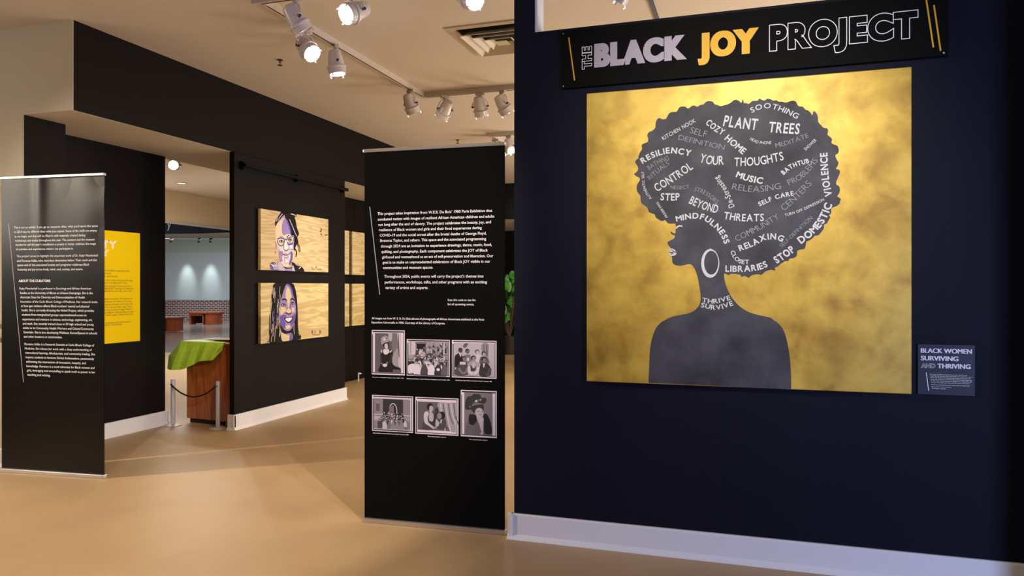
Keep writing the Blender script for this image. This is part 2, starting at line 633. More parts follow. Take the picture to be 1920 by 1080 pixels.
def stroke(mb, fr, pts, w, d, mi=0, n=6, smooth=True):
    """brush stroke: a flat ribbon along points (u, v), width w in metres"""
    q = crom(pts, n) if smooth and len(pts) > 2 else [Vector(p) for p in pts]
    L, Rr = [], []
    for i, p in enumerate(q):
        t = (q[min(i + 1, len(q) - 1)] - q[max(i - 1, 0)]).normalized()
        m_ = Vector((-t.y, t.x)) * (w / 2)
        L.append(p + m_); Rr.append(p - m_)
    k = len(q)
    mb.mesh([fr.pt(a.x, a.y, d) for a in L] + [fr.pt(a.x, a.y, d) for a in Rr],
            [(i, k + i, k + i + 1, i + 1) for i in range(k - 1)], mi)


def ell(cx, cy, rx, ry, n=20, a0=0.0):
    return [(cx + rx * math.cos(2 * math.pi * k / n + a0), cy + ry * math.sin(2 * math.pi * k / n + a0)) for k in range(n)]


# ================================================================== STRUCTURE
YW = 4.20          # face of the black wall with the painting
XL = -1.347        # its left end
CEIL = 3.66
SILL = 3.0155
SOF = 2.933

b = MB(); b.box((-14, -6, -0.1), (6, 20, 0)); struct('floor', b, M['floor'])
b = MB(); b.box((-16, -6, CEIL), (6, 16.0, CEIL + 0.1)); struct('ceiling', b, M['ceiling'])

b = MB()
b.box((XL, YW, 0), (3.2, YW + 0.14, SILL))
b.box((XL, YW, SILL), (-1.218, YW + 0.14, CEIL))
b.box((-1.218, YW, 3.5), (3.2, YW + 0.14, CEIL))
struct('wall_right', b, M['blue_black'])
b = MB(); b.box((-1.218, YW + 0.002, SILL), (-1.203, YW + 0.14, 3.5)); struct('trim_1', b, M['jamb'])
# unseen wall added outside the picture to block daylight at the right edge
b = MB(); b.box((1.40, 3.62, 0), (1.54, YW, CEIL)); struct('wall_light_blocker', b, M['black_wall'])


def baseboard(name, p0, p1, nrm, h=0.15, th=0.02, end0=False, end1=False):
    """p0->p1 along the wall foot, nrm out of the wall; a moulded profile swept along it"""
    p0, p1, nrm = Vector(p0), Vector(p1), Vector(nrm)
    prof = [(0, h), (th * 0.7, h), (th, h - 0.008), (th, 0.03), (th + 0.004, 0.026), (th + 0.02, 0.004), (th + 0.02, 0), (0, 0)]
    mb = MB()
    n = len(prof)
    A = [p0 + nrm * d + Vector((0, 0, z)) for d, z in prof]
    B = [p1 + nrm * d + Vector((0, 0, z)) for d, z in prof]
    mb.mesh(A + B, [(i, (i + 1) % n, n + (i + 1) % n, n + i) for i in range(n)] + [list(range(n)), list(range(2 * n - 1, n - 1, -1))])
    return struct(name, mb, M['base'])


baseboard('baseboard_right', (XL - 0.035, YW, 0), (1.40, YW, 0), (0, -1, 0))
baseboard('baseboard_right_end', (XL, YW - 0.03, 0), (XL, YW + 0.14, 0), (-1, 0, 0))

# white wall at the far left, beam over the passage, soffit
YB = 4.558
b = MB()
fw = Frame((0, YB, 0), (1, 0, 0), (0, 0, 1))
b.prism(fw, [(-14, 0), (-5.734, 0), (-5.734, SOF), (-5.2, SOF), (-5.2, CEIL), (-14, CEIL)], -0.004, 0)
b.box((-14, YB + 0.004, 0), (-5.734, YB + 0.2, CEIL)); struct('wall_left', b, M['white_wall'])
baseboard('baseboard_left', (-14, YB, 0), (-5.75, YB, 0), (0, -1, 0))
b = MB(); b.box((-5.21, YB + 0.005, SOF + 0.002), (-5.2, 14.6, CEIL)); struct('wall_beam', b, M['black_wall'])
b = MB(); b.box((-6.2, YB + 0.004, SOF), (-5.21, 14.6, SOF + 0.05)); struct('ceiling_soffit', b, M['ceiling'])
b = MB(); b.box((-6.2, YB + 0.21, SOF + 0.05), (-6.1, 14.6, CEIL)); struct('wall_over_passage', b, M['white_wall'])
b = MB(); b.box((-5.8, YB + 0.003, 0), (-5.73, 4.948, SOF)); struct('wall_pier', b, M['black_wall'])
b = MB(); b.box((-6.3, 4.90, 0), (-6.1, 6.50, SOF)); struct('wall_passage', b, M['black_wall'])
baseboard('baseboard_passage', (-6.1, 4.95, 0), (-6.1, 6.52, 0), (1, 0, 0))
baseboard('baseboard_passage_end', (-6.28, 6.50, 0), (-6.075, 6.50, 0), (0, 1, 0))
# portrait partition
XP = -5.17
YP0, YP1 = 6.47, 8.69
b = MB(); b.box((XP - 0.06, YP0, 0), (XP, YP1, SOF - 0.002)); struct('wall_partition', b, M['black_wall'])
b = MB(); b.box((XP, YP0, SOF - 0.014), (XP + 0.001, YP1, SOF - 0.002)); struct('shadow_gap_strip', b, M['rubber'])  # black strip drawn in for the shaded gap under the beam
baseboard('baseboard_partition', (XP, YP0 - 0.03, 0), (XP, YP1 + 0.02, 0), (1, 0, 0), 0.16)
baseboard('baseboard_partition_end', (XP - 0.07, YP0, 0), (XP + 0.02, YP0, 0), (0, -1, 0), 0.16)
# further black wall
b = MB(); b.box((-6.3, 8.6, 0), (-6.1, 10.547, SOF)); b.box((-6.3, 10.553, 0), (-6.1, 17.7, SOF)); b.box((-6.3, 10.5, 0), (-6.13, 10.6, SOF)); struct('wall_far', b, M['black_wall'])
b = MB(); b.box((-6.3, 14.5, SOF), (4, 14.7, CEIL)); struct('wall_end_beam', b, M['black_wall'])
b = MB(); b.box((-6.3, 14.7, SOF), (4, 17.8, SOF + 0.05)); struct('ceiling_end', b, M['ceiling'])
b = MB(); b.box((-6.3, 17.7, 0), (4, 17.8, SOF)); struct('wall_end', b, M['black_wall'])
b = MB(); b.box((4, 4.34, 0), (4.1, 17.8, CEIL)); struct('wall_east', b, M['white_wall'])

# ================================================================== TITLE SIGN
ys = YW - 0.022
fs_ = Frame((0, ys, 0), (1, 0, 0), (0, 0, 1))
sx0, sx1, sz0, sz1 = -1.05, 0.9425, 2.662, 2.994
root = thing('title_sign', 'long black title sign reading THE BLACK JOY PROJECT above the gold painting', 'sign', (-0.05, YW, 2.66))
b = MB(); b.fbox(fs_, sx0, sx1, sz0, sz1, -0.022, 0); b.build('sign_panel', M['sign_black'], root)


def sfit(mb, txt, pl, pr, pxcap, weight, outline=0.0, res=6, space=1.0, fat=0.0):
    (ul, vl), (ur, vr) = fs_.uv(*pl), fs_.uv(*pr)
    vb = (vl + vr) / 2
    cap = fs_.uv(pl[0], pl[1] - pxcap)[1] - vl
    for k, dx in enumerate((-fat, 0.0, fat) if fat else (0.0,)):
        text_fit(mb, fs_, txt, ul + fat + dx, ur - fat + dx, vb, 0.0015 + k * 0.00005, cap, weight, 0, outline, res, 0.0, space)
    return vb, cap


b = MB()
vb, cap = sfit(b, 'BLACK', (1114, 127.5), (1288, 110.5), 44.5, 0.06, space=1.16, fat=0.0045)
b.build('grey_word', M['grey_ink'], root)['label'] = 'solid pale grey word BLACK'
b = MB()
sfit(b, 'JOY', (1308, 108.5), (1423, 100), 46.5, 0.06, space=1.16, fat=0.0045)
b.build('yellow_word', M['yellow_ink'], root)['label'] = 'solid yellow word JOY'
b = MB()
sfit(b, 'PROJECT', (1442, 95.5), (1722, 71.5), 49, 0.065, 0.012, space=1.12)
b.build('outlined_word', M['white_ink'], root)['label'] = 'white outlined word PROJECT'
b = MB()
fv = Frame((0, ys, 0), (0, 0, 1), (-1, 0, 0))
p0, p1 = on_y(1109.5, 129, ys), on_y(1109.5, 86, ys)
q0 = on_y(1091.5, 129, ys)
text_fit(b, fv, 'THE', p0.z, p1.z, -p0.x, 0.0015, p0.x - q0.x, 0.05, 0, 0.022, 6)
b.build('outlined_word', M['white_ink'], root)['label'] = 'small white outlined word THE set sideways'
for (a, c) in (((1066.5, 70.5), (1077.5, 151)), ((1736.5, -2), (1750, 89)), ((1751, 9.5), (1763.5, 95.5))):
    b = MB(); stroke(b, fs_, [fs_.uv(*a), fs_.uv(*c)], 0.0075, 0.0015, 0, 2, False); b.build('yellow_stripe', M['yellow_ink'], root)
for (u, v) in ((sx0 + 0.012, sz1 - 0.014), (sx0 + 0.012, sz0 + 0.012), (sx1 - 0.02, sz0 + 0.014), (sx1 - 0.02, sz1 - 0.014)):
    b = MB()
    T = Matrix.Translation(fs_.pt(u, v, 0)) @ Matrix.Rotation(R(90), 4, 'X')
    b.lathe([(0.005, 0), (0.005, 0.002), (0.0, 0.003)], 10, T=T); b.build('screw', M['screw'], root)

# ================================================================== PAINTING
yc = YW - 0.045
cx0, cx1, cz0, cz1 = -0.895, 0.775, 0.9610, 2.6145
fc = Frame((0, yc, 0), (1, 0, 0), (0, 0, 1))
fc.fit([(1100.2, 176.6), (1706.3, 123.8), (1712, 739.2), (1100.2, 714.5)], [(cx0, cz1), (cx1, cz1), (cx1, cz0), (cx0, cz0)])
paint = thing('painting', 'large gold canvas painted with a dark head in profile whose afro is full of words', 'painting', (-0.06, YW, cz0))
b = MB()
n = 16
b.box((cx0, yc, cz0), (cx1, YW - 0.001, cz1))
b.build('canvas', M['gold'], paint, bevel=0.004)


def c4(x, y): return (1180 + x / 4.5714, 170 + y / 4.5714)
def c5(x, y): return (1180 + x / 4.5, 360 + y / 4.5)


face = [c5(*p) for p in [(385, 265), (391, 292), (387, 320), (383, 345), (366, 340), (352, 330), (343, 332), (352, 350), (366, 360), (382, 364),
                         (374, 386), (350, 402), (327, 412), (320, 424), (322, 438), (334, 452), (345, 466), (338, 474), (331, 484), (338, 500), (330, 514), (334, 530), (348, 538),
                         (358, 548), (359, 580), (368, 600), (385, 612), (410, 616), (445, 616), (490, 604), (520, 608), (540, 630), (558, 665), (574, 715), (586, 780), (596, 840),
                         (600, 890), (594, 935), (578, 965), (545, 998), (500, 1018), (440, 1032), (380, 1042), (330, 1060), (295, 1080)]]
body = [(1240, 603), (1230, 614), (1223, 632), (1219, 652), (1217.5, 680), (1216.3, 705), (1216, 715), (1216, 717), (1218, 717.2), (1230, 718), (1300, 721), (1400, 726), (1470, 729.3), (1482, 730), (1484, 730), (1484, 728), (1484, 715), (1483.5, 700), (1481, 668), (1476, 640), (1470, 620), (1460, 606), (1450, 599)]
right = [c5(*p) for p in [(1215, 1074), (1190, 1056), (1140, 1044), (1060, 1026), (990, 1000), (930, 960), (880, 908), (842, 850), (816, 790), (802, 740), (796, 688)]]
hair_b = [c5(*p) for p in [(812, 684), (832, 696), (850, 686), (868, 684), (892, 684), (910, 690), (930, 692), (945, 712), (962, 704), (982, 708), (1005, 718), (1020, 704), (1040, 694), (1062, 690), (1085, 688), (1112, 692),
                           (1130, 676), (1145, 664), (1170, 654), (1195, 650), (1228, 656), (1225, 632), (1250, 622), (1275, 598), (1292, 590), (1310, 576), (1335, 576), (1350, 556), (1375, 552), (1402, 540), (1412, 515), (1412, 492), (1440, 478),
                           (1470, 474), (1484, 446), (1490, 412), (1520, 400), (1548, 376), (1558, 362), (1590, 358), (1614, 332), (1636, 300), (1638, 270), (1662, 256), (1676, 230), (1690, 205), (1680, 190), (1698, 168), (1700, 130), (1740, 112), (1766, 92)]]
hair_t = [c4(*p) for p in [(1800, 940), (1806, 922), (1785, 905), (1775, 895), (1792, 872), (1798, 840), (1790, 812), (1770, 800), (1765, 775), (1782, 735), (1798, 692), (1790, 672), (1762, 662), (1776, 640), (1784, 610), (1772, 590), (1756, 548), (1780, 530), (1786, 500), (1772, 466), (1745, 456),
                           (1722, 440), (1728, 412), (1710, 390), (1688, 370), (1694, 340), (1684, 318), (1655, 312), (1632, 290), (1608, 262), (1606, 225), (1596, 196), (1572, 170), (1562, 190), (1556, 206), (1540, 184), (1520, 166), (1498, 158), (1474, 134), (1440, 130), (1428, 112), (1412, 88), (1380, 84), (1345, 96),
                           (1318, 100), (1300, 92), (1270, 92), (1250, 80), (1222, 84), (1200, 72), (1172, 68), (1150, 82), (1128, 78), (1105, 68), (1088, 84), (1050, 86), (1030, 100), (1012, 112), (985, 104), (972, 106), (963, 74), (950, 104), (935, 90), (910, 78), (885, 82), (862, 102), (835, 116), (800, 126), (770, 132), (745, 122),
                           (722, 116), (708, 96), (675, 90), (648, 98), (628, 118), (600, 124), (575, 138), (548, 128), (520, 138), (498, 154), (470, 138), (432, 140), (412, 160), (398, 182), (362, 184), (335, 196), (320, 222), (308, 242), (280, 246), (250, 236), (228, 256), (220, 290), (218, 320), (190, 345), (162, 358), (150, 385), (158, 410), (152, 440),
                           (118, 454), (102, 470), (106, 500), (88, 530), (76, 560), (74, 580), (54, 595), (50, 620), (68, 645), (72, 675), (60, 695), (38, 714), (58, 732), (86, 748), (84, 772), (66, 800), (60, 840), (70, 870), (92, 900), (96, 940), (104, 965), (130, 975), (140, 1010)]]
hair_t = hair_t[:-2]
hair_l = [c5(*p) for p in [(128, 112), (150, 132), (162, 165), (190, 178), (212, 188), (222, 212), (250, 232), (275, 242), (300, 234), (318, 256), (340, 264), (362, 262)]]
b = MB()
sil = hair_l + face + body + right + hair_b + hair_t
sm = crom([fc.uv(*p) for p in sil], 3, True)
b.flat(fc, [(p.x, p.y) for p in sm], 0.0006)
b.build('painted_silhouette', M['silh'], paint)['label'] = 'charcoal profile of head, afro and shoulders'
# earring
b = MB()
e1 = [fc.uv(*c5(*p)) for p in ell(680, 597, 76, 121, 48)]
e2 = [fc.uv(*c5(*p)) for p in ell(688, 591, 60, 101, 48)]
vs = [fc.pt(x, y, 0.0012) for x, y in e1 + e2]
b.mesh(vs, [(k, 48 + k, 48 + (k + 1) % 48, (k + 1) % 48) for k in range(48)])
b.flat(fc, [fc.uv(*c5(*p)) for p in ell(682, 481, 9, 10, 12)], 0.0016)
b.build('painted_earring', M['chalk'], paint)['label'] = 'white hoop earring'
b = MB()
b.flat(fc, [fc.uv(*c5(*p)) for p in [(334, 476), (350, 472), (372, 476), (386, 488), (396, 505), (398, 514), (384, 530), (366, 534), (352, 538), (338, 530), (330, 516), (340, 504), (333, 490)]], 0.0012)
lip = M['chalk']
stroke(b, fc, [fc.uv(*c5(*p)) for p in [(338, 503), (355, 506), (372, 500), (384, 502), (394, 510)]], 0.005, 0.0018, 1)
stroke(b, fc, [fc.uv(*c5(*p)) for p in [(340, 488), (355, 484), (374, 490)]], 0.003, 0.0018, 1)
stroke(b, fc, [fc.uv(*c5(*p)) for p in [(345, 524), (358, 514), (370, 518)]], 0.004, 0.0018, 1)
b.build('painted_lips', [M['chalk'], M['paint_black']], paint)['label'] = 'white lips'
b = MB()
b.flat(fc, [fc.uv(*c5(*p)) for p in [(388, 300), (398, 285), (415, 276), (440, 278), (448, 290), (425, 287), (408, 292), (398, 304)]], 0.0012)
b.build('painted_brow', M['chalk'], paint)['label'] = 'white brow stroke'
# loose brush strokes inside shoulders
WORDS = [  # crop, text, baseline points, height, weight, tone
    (4, 'SOOTHING', [(1036, 192), (1110, 160), (1200, 152), (1320, 190), (1428, 242)], 46, .012, 0),
    (4, 'PLANT', [(788, 302), (930, 322), (1088, 336)], 96, .02, 0),
    (4, 'TREES', [(1176, 352), (1310, 362), (1450, 370)], 92, .02, 0),
    (4, 'KITCHEN NOOK', [(284, 426), (440, 338), (568, 266)], 34, .004, 0),
    (4, 'SELF', [(505, 358), (585, 382), (655, 398)], 52, -.012, 1),
    (4, 'DEFINITION', [(408, 416), (600, 462), (808, 506)], 42, -.012, 1),
    (4, 'COZY', [(640, 282), (715, 340), (790, 384)], 54, .022, 0),
    (4, 'HOME', [(802, 412), (880, 478), (965, 548)], 56, .022, 0),
    (4, 'RESILIENCY', [(108, 630), (210, 572), (330, 538), (430, 545), (522, 562)], 52, .03, 0),
    (4, 'BATHING', [(165, 680), (250, 625), (340, 592)], 38, -.012, 1),
    (4, 'RITUALS', [(172, 768), (260, 690), (346, 628)], 38, -.012, 1),
    (4, 'CONTROL', [(232, 868), (390, 770), (548, 662)], 70, .012, 0),
    (4, 'YOUR', [(588, 608), (700, 632), (806, 630)], 76, .01, 0),
    (4, 'THOUGHTS', [(888, 644), (1100, 634), (1322, 588)], 74, .01, 0),
    (4, 'HEAD PHONE', [(1022, 418), (1100, 452), (1208, 454)], 25, .004, 0),
    (4, 'MEDITATE', [(1244, 486), (1390, 446), (1532, 392)], 38, -.01, 1),
    (4, 'SHOWER', [(1502, 512), (1550, 468), (1600, 420)], 27, .006, 0),
    (4, 'BATHTUB', [(1314, 720), (1400, 655), (1538, 612)], 42, .03, 0),
    (4, 'MUSIC', [(900, 736), (1020, 776), (1136, 796)], 56, .03, 0),
    (4, 'RELEASING', [(868, 840), (1080, 864), (1300, 834)], 52, -.012, 1),
    (4, 'PROBLEMS', [(1358, 806), (1480, 742), (1612, 592)], 48, -.012, 1),
    (4, 'De-Stressing', [(898, 990), (840, 850), (752, 722)], 48, .008, 0),
    (4, 'SELF CARE', [(1108, 988), (1250, 926), (1408, 890)], 40, .025, 0),
    (4, 'CENTERS', [(1318, 1028), (1440, 920), (1562, 790)], 54, -.012, 1),
    (4, 'NEGECT', [(346, 838), (430, 842), (512, 832)], 28, -.008, 1),
    (4, 'STRESSORS', [(548, 852), (650, 892), (742, 968)], 34, -.008, 1),
    (4, 'STEP', [(258, 936), (345, 940), (432, 936)], 62, .02, 0),
    (4, 'BEYOND', [(500, 960), (620, 1012), (748, 1048)], 70, .015, 0),
    (5, 'THREATS', [(785, 222), (950, 242), (1134, 240)], 64, .015, 0),
    (5, 'MINDFULNESS', [(392, 248), (520, 222), (612, 230), (690, 280), (758, 348), (800, 440)], 50, .03, 0),
    (5, 'RELAXING', [(926, 496), (1040, 452), (1140, 402), (1225, 396), (1288, 418)], 54, .028, 0),
    (5, 'COMMUNITY', [(900, 414), (1090, 318), (1266, 214)], 50, -.012, 1),
    (5, 'TURN OFF DEPRESSION', [(1308, 202), (1450, 156), (1642, 64)], 24, .008, 0),
    (5, 'SELF-DEFINITION', [(1282, 466), (1400, 352), (1546, 214)], 32, -.01, 1),
    (5, 'STOP', [(1240, 602), (1320, 550), (1402, 490)], 66, .035, 0),
    (5, 'DOMESTIC', [(1442, 436), (1540, 362), (1640, 250), (1712, 96)], 66, .035, 0),
    (4, 'VIOLENCE', [(1736, 896), (1704, 740), (1688, 520)], 62, .03, 0),
    (5, 'CLOSET', [(846, 494), (880, 560), (935, 598), (1010, 600)], 36, .018, 0),
    (5, 'LIBRARIES', [(803, 668), (950, 668), (1080, 656), (1172, 622)], 56, .028, 0),
    (5, 'THRIVE', [(606, 924), (720, 936), (858, 904)], 40, .02, 0),
    (5, 'SURVIVE', [(596, 966), (735, 990), (882, 950)], 42, .02, 0),
    (4, 'AUTHENTIC SELF', [(192, 920), (138, 830), (122, 690)], 22, .008, 0),
    (5, 'PRESERVING', [(324, 206), (280, 140), (238, 76)], 20, .01, 0),
]
for (cr, tx, pts, h, wt, tn) in WORDS:
    f = c4 if cr == 4 else c5
    b = MB()
    word(b, fc, tx, [f(*p) for p in pts], h / 4.53, 0.0012, wt)
    b.build('painted_word', M['chalk_grey'] if tn else M['chalk'], paint)['label'] = ('faint grey' if tn else 'white') + ' painted word ' + tx

# ================================================================== WALL LABEL
yl = YW - 0.012
fl = Frame((0, yl, 0), (1, 0, 0), (0, 0, 1))
a, c = on_y(1721, 645.4, yl), on_y(1828, 742.8, yl)
lab = thing('wall_label', 'small blue-black exhibit label reading BLACK WOMEN SURVIVING AND THRIVING beside the painting', 'label', (a.x, YW, c.z))
b = MB(); b.fbox(fl, a.x, c.x, c.z, a.z, -0.012, 0); b.build('label_panel', M['plaque'], lab)


def p7(x, y): return (1660 + x / 5.4, 600 + y / 5.4)


def pfit(mb, txt, l, r, h, weight=0.0, outline=0.0, fat=0.0):
    (ul, vl), (ur, vr) = fl.uv(*p7(*l)), fl.uv(*p7(*r))
    for k, dx in enumerate((-fat, 0.0, fat) if fat else (0.0,)):
        text_fit(mb, fl, txt, ul + fat + dx, ur - fat + dx, (vl + vr) / 2, 0.001 + k * 0.00004, h / 5.4 * fl.scale(*p7(*l)) if h else None, weight, 0, outline, 4)


b = MB()
pfit(b, 'BLACK WOMEN', (359, 331), (876, 343), 49, .012, fat=0.0011)
pfit(b, 'SURVIVING', (359, 409), (740, 416), 49, .012, fat=0.0011)
pfit(b, 'THRIVING', (526, 488), (864, 496), 49, .012, fat=0.0011)
pfit(b, 'AND', (361, 482), (506, 487), 47, .03, .022)
b.build('heading_lettering', M['label_ink'], lab)
b = MB()
for i, (tx, xr) in enumerate((('This image of a Black woman and the words in her hair were', 828), ('created by the women of the community who shared the ways in', 884),
                              ('which they find joy. The words are the names of the places and', 862), ('things that help them to survive and to thrive every single day', 876),
                              ('in their lives. Women painted it together at a workshop held', 874), ('as a part of the Black Joy Project and the women of the town', 852))):
    pfit(b, tx, (447 + i * 3, 556 + i * 16.6), (xr, 556 + i * 16.6 + (xr - 447) * 0.018), 0, .004)
b.build('small_print', M['white_ink'], lab)
b = MB()
for i, (tx, xr) in enumerate((('Painted on stretched canvas in acrylic paint by many hands', 853), ('Black Joy Project and the community', 668), ('Painting on canvas', 610))):
    pfit(b, tx, (464 + i * 3, 662 + i * 17.5), (xr, 662 + i * 17.5 + (xr - 464) * 0.018), 0, .004)
b.build('small_print', M['white_ink'], lab)
b = MB(); stroke(b, fl, [fl.uv(*p7(414, 530)), fl.uv(*p7(438, 714))], 0.0035, 0.001, 0, 2, False); b.build('stripe', M['white_ink'], lab)


# ================================================================== BANNERS
def banner(name, label, bl, br, height, fabric, wave=0.0):
    A, B = on_z(*bl, 0), on_z(*br, 0)
    u = (B - A); wdt = u.length
    fr = Frame(A, u, (0, 0, 1))
    root = thing(name, label, 'banner', (A + B) / 2)
    mb = MB()
    nu, nv = 48, 40
    P, fc_ = [], []
    zb, zt = 0.028, height - 0.018

    def dep(uu, vv):
        a, c = uu / wdt, (vv - zb) / (zt - zb)
        k = wave * max(0.0, (c - 0.62) / 0.38)
        return 0.004 + k * (0.010 * math.exp(-((a - 0.38) / 0.05) ** 2) - 0.016 * math.exp(-((a - 1.0) / 0.12) ** 2) * (0.6 + 0.4 * math.sin(c * 26)) + 0.005 * math.sin(a * 7 + 0.5))

    for j in range(nv + 1):
        for i in range(nu + 1):
            uu, vv = i / nu * wdt, zb + (zt - zb) * j / nv
            P.append(fr.pt(uu, vv, dep(uu, vv)))
    for j in range(nv):
        for i in range(nu):
            q = j * (nu + 1) + i
            fc_.append((q, q + 1, q + nu + 2, q + nu + 1))
    k = len(P)
    mb.mesh(P, fc_, 0, True)
    mb.mesh([fr.pt(0, zb, 0), fr.pt(wdt, zb, 0), fr.pt(wdt, zt, 0), fr.pt(0, zt, 0)], [(3, 2, 1, 0)])
    mb.build('printed_sheet', fabric, root)
    mb = MB(); mb.fbox(fr, -0.006, wdt + 0.006, height - 0.022, height, -0.012, 0.016); mb.build('top_bar', M['alu'], root, bevel=0.004)
    mb = MB(); mb.fbox(fr, -0.008, wdt + 0.008, 0.0, 0.03, -0.02, 0.022)
    mb.build('bottom_bar', M['alu'], root, bevel=0.005)
    mb = MB(); mb.tube([fr.pt(wdt / 2, 0.0, -0.035), fr.pt(wdt / 2, height - 0.02, -0.02)], 0.009, 8); mb.build('support_pole', M['alu'], root)
    for q in (0.18, 0.82):
        mb = MB(); mb.fbox(fr, wdt * q - 0.02, wdt * q + 0.02, 0.0, 0.012, -0.17, -0.02); mb.build('foot', M['alu'], root)
    return root, fr, lambda a, c: dep(a, c) + 0.0012


def lines(fr, root, name, rows, conv, cap_w=0.006, d=0.006, dy=8, each=False, gap=38):
    mb = MB()
    for i, (tx, xl, y, xr) in enumerate(rows):
        if i and (each or y - rows[i - 1][2] > gap):
            mb.build(name, M['white_ink'], root); mb = MB()
        ul, vl = fr.uv(*conv(xl, y + dy))
        ur, vr = fr.uv(*conv(xr, y + dy))
        text_fit(mb, fr, tx, ul, ur, vl, d, None, cap_w, 0, 0.0, 2)
    mb.build(name, M['white_ink'], root)


banR, fR, wR = banner('banner_stand', 'black banner with white text and six old photographs, standing before the black wall end', (684, 978), (947, 1002), 2.383, M['banner_matt'], 0.0)


def cr(x, y): return (680 + x / 4.154, 360 + y / 4.154)
def cs(x, y): return (680 + x / 4.154, 580 + y / 4.154)


lines(fR, banR, 'body_text', [
    ('This project takes inspiration from W.E.B. Du Bois’ 1900 Paris Exhibition that', 118, 172, 1012),
    ('combated racism with images of resilient African American children and adults', 121, 215, 1028),
    ('not long after the end of slavery. The project celebrates the beauty, joy, and', 126, 257, 1002),
    ('resilience of Black women and girls and their lived experiences during', 131, 298, 930),
    ('COVID-19 and the social unrest after the brutal deaths of George Floyd,', 136, 340, 967),
    ('Breonna Taylor, and others. This space and the associated programming', 140, 381, 964),
    ('through 2024 are an invitation to experience drawings, dance, music, food,', 145, 425, 1008),
    ('quilting, and photography. Each component celebrates the JOY of Black', 149, 467, 977),
    ('girlhood and womanhood as an act of self-preservation and liberation. Our', 154, 509, 1019),
    ('goal is to make an unprecedented celebration of Black JOY visible in our', 158, 550, 996),
    ('communities and museum spaces.', 162, 592, 551),
    ('Throughout 2024, public events will carry the project’s themes into', 171, 660, 944),
    ('performances, workshops, talks, and other programs with an exciting', 175, 704, 970),
    ('variety of artists and experts.', 179, 747, 514)], cr, 0.014, gap=50)
lines(fR, banR, 'caption_text', [('Scan this code to see the', 665, 841, 882), ('list of upcoming events.', 665, 874, 870)], cr, 0.012, dy=7)
lines(fR, banR, 'caption_text', [('All images are from W. E. B. Du Bois albums of photographs of African Americans exhibited at the Paris', 73, 984, 948),
              ('Exposition Universelle in 1900. Courtesy of the Library of Congress.', 73, 1016, 645)], cr, 0.016, dy=6)
lines(fR, banR, 'caption_text', [('Miss unknown. Photographer Thomas E. Askew, 1899 or 1900.', 80, 527, 323),
              ('Students and teachers at Claflin University, Orangeburg, South Carolina, 1899.', 346, 538, 682),
              ('Normal class, Roger Williams University, Nashville, Tennessee, 1899.', 727, 551, 1010),
              ('Junior preparatory class at Fisk University, Nashville, Tennessee, 1899.', 83, 960, 362),
              ('Miss and photographer unknown', 510, 987, 652),
              ('Miss and photographer unknown', 833, 1010, 975)], cs, 0.02, dy=4, each=True)
b = MB(); stroke(b, fR, [fR.uv(*cr(58, 115)), fR.uv(*cr(136, 800))], 0.0055, 0.006, 0, 2, False); b.build('stripe', M['grey_ink'], banR)


# --- the six photographs on the banner
class Pic:
    """tonal picture: layered flat patches on a print; unit coordinates x right, y down"""
    def __init__(s, fr, pix, d0):
        uv = [fr.uv(*p) for p in pix]      # TL TR BR BL
        s.fr = fr
        s.u0, s.u1 = (uv[0][0] + uv[3][0]) / 2, (uv[1][0] + uv[2][0]) / 2
        s.v1, s.v0 = (uv[0][1] + uv[1][1]) / 2, (uv[3][1] + uv[2][1]) / 2
        s.b, s.d = MB(), d0
        s.full, s.box = True, (0.045, 0.055, 0.955, 0.95)

    def P(s, x, y): return (s.u0 + (s.u1 - s.u0) * x, s.v1 + (s.v0 - s.v1) * y)

    def poly(s, pts, tone, smooth=True):
        q = [s.P(*p) for p in pts]
        if smooth and len(q) > 4:
            q = [(p.x, p.y) for p in crom(q, 3, True)]
        if not s.full:
            (a0, c0), (a1, c1) = s.P(*s.box[:2]), s.P(*s.box[2:])
            q = [(min(max(x, min(a0, a1)), max(a0, a1)), min(max(y, min(c0, c1)), max(c0, c1))) for x, y in q]
        s.d += 0.00006
        s.b.flat(s.fr, q, s.d, tone)

    def rect(s, x0, y0, x1, y1, tone): s.poly([(x0, y0), (x1, y0), (x1, y1), (x0, y1)], tone, False)

    def ell(s, x, y, rx, ry, tone): s.poly(ell(x, y, rx, ry, 12), tone, False)

    def line(s, pts, w, tone):
        s.d += 0.00006
        stroke(s.b, s.fr, [s.P(*p) for p in pts], w * abs(s.u1 - s.u0), s.d, tone)

    def build(s, root, label):
        o = s.b.build('photograph', [GREY[k] for k in range(12)], root)
        o['label'] = label
        return o


def frame_print(pc):
    pc.rect(0, 0, 1, 1, 10)
    pc.rect(0.03, 0.022, 0.985, 0.05, 1)
    pc.rect(0.03, 0.95, 0.985, 0.972, 3)
    pc.rect(0.015, 0.1, 0.04, 0.97, 3)
    pc.rect(0.955, 0.03, 0.975, 0.97, 5)
    pc.full = False


def P_(pts): return [cs(*p) for p in pts]


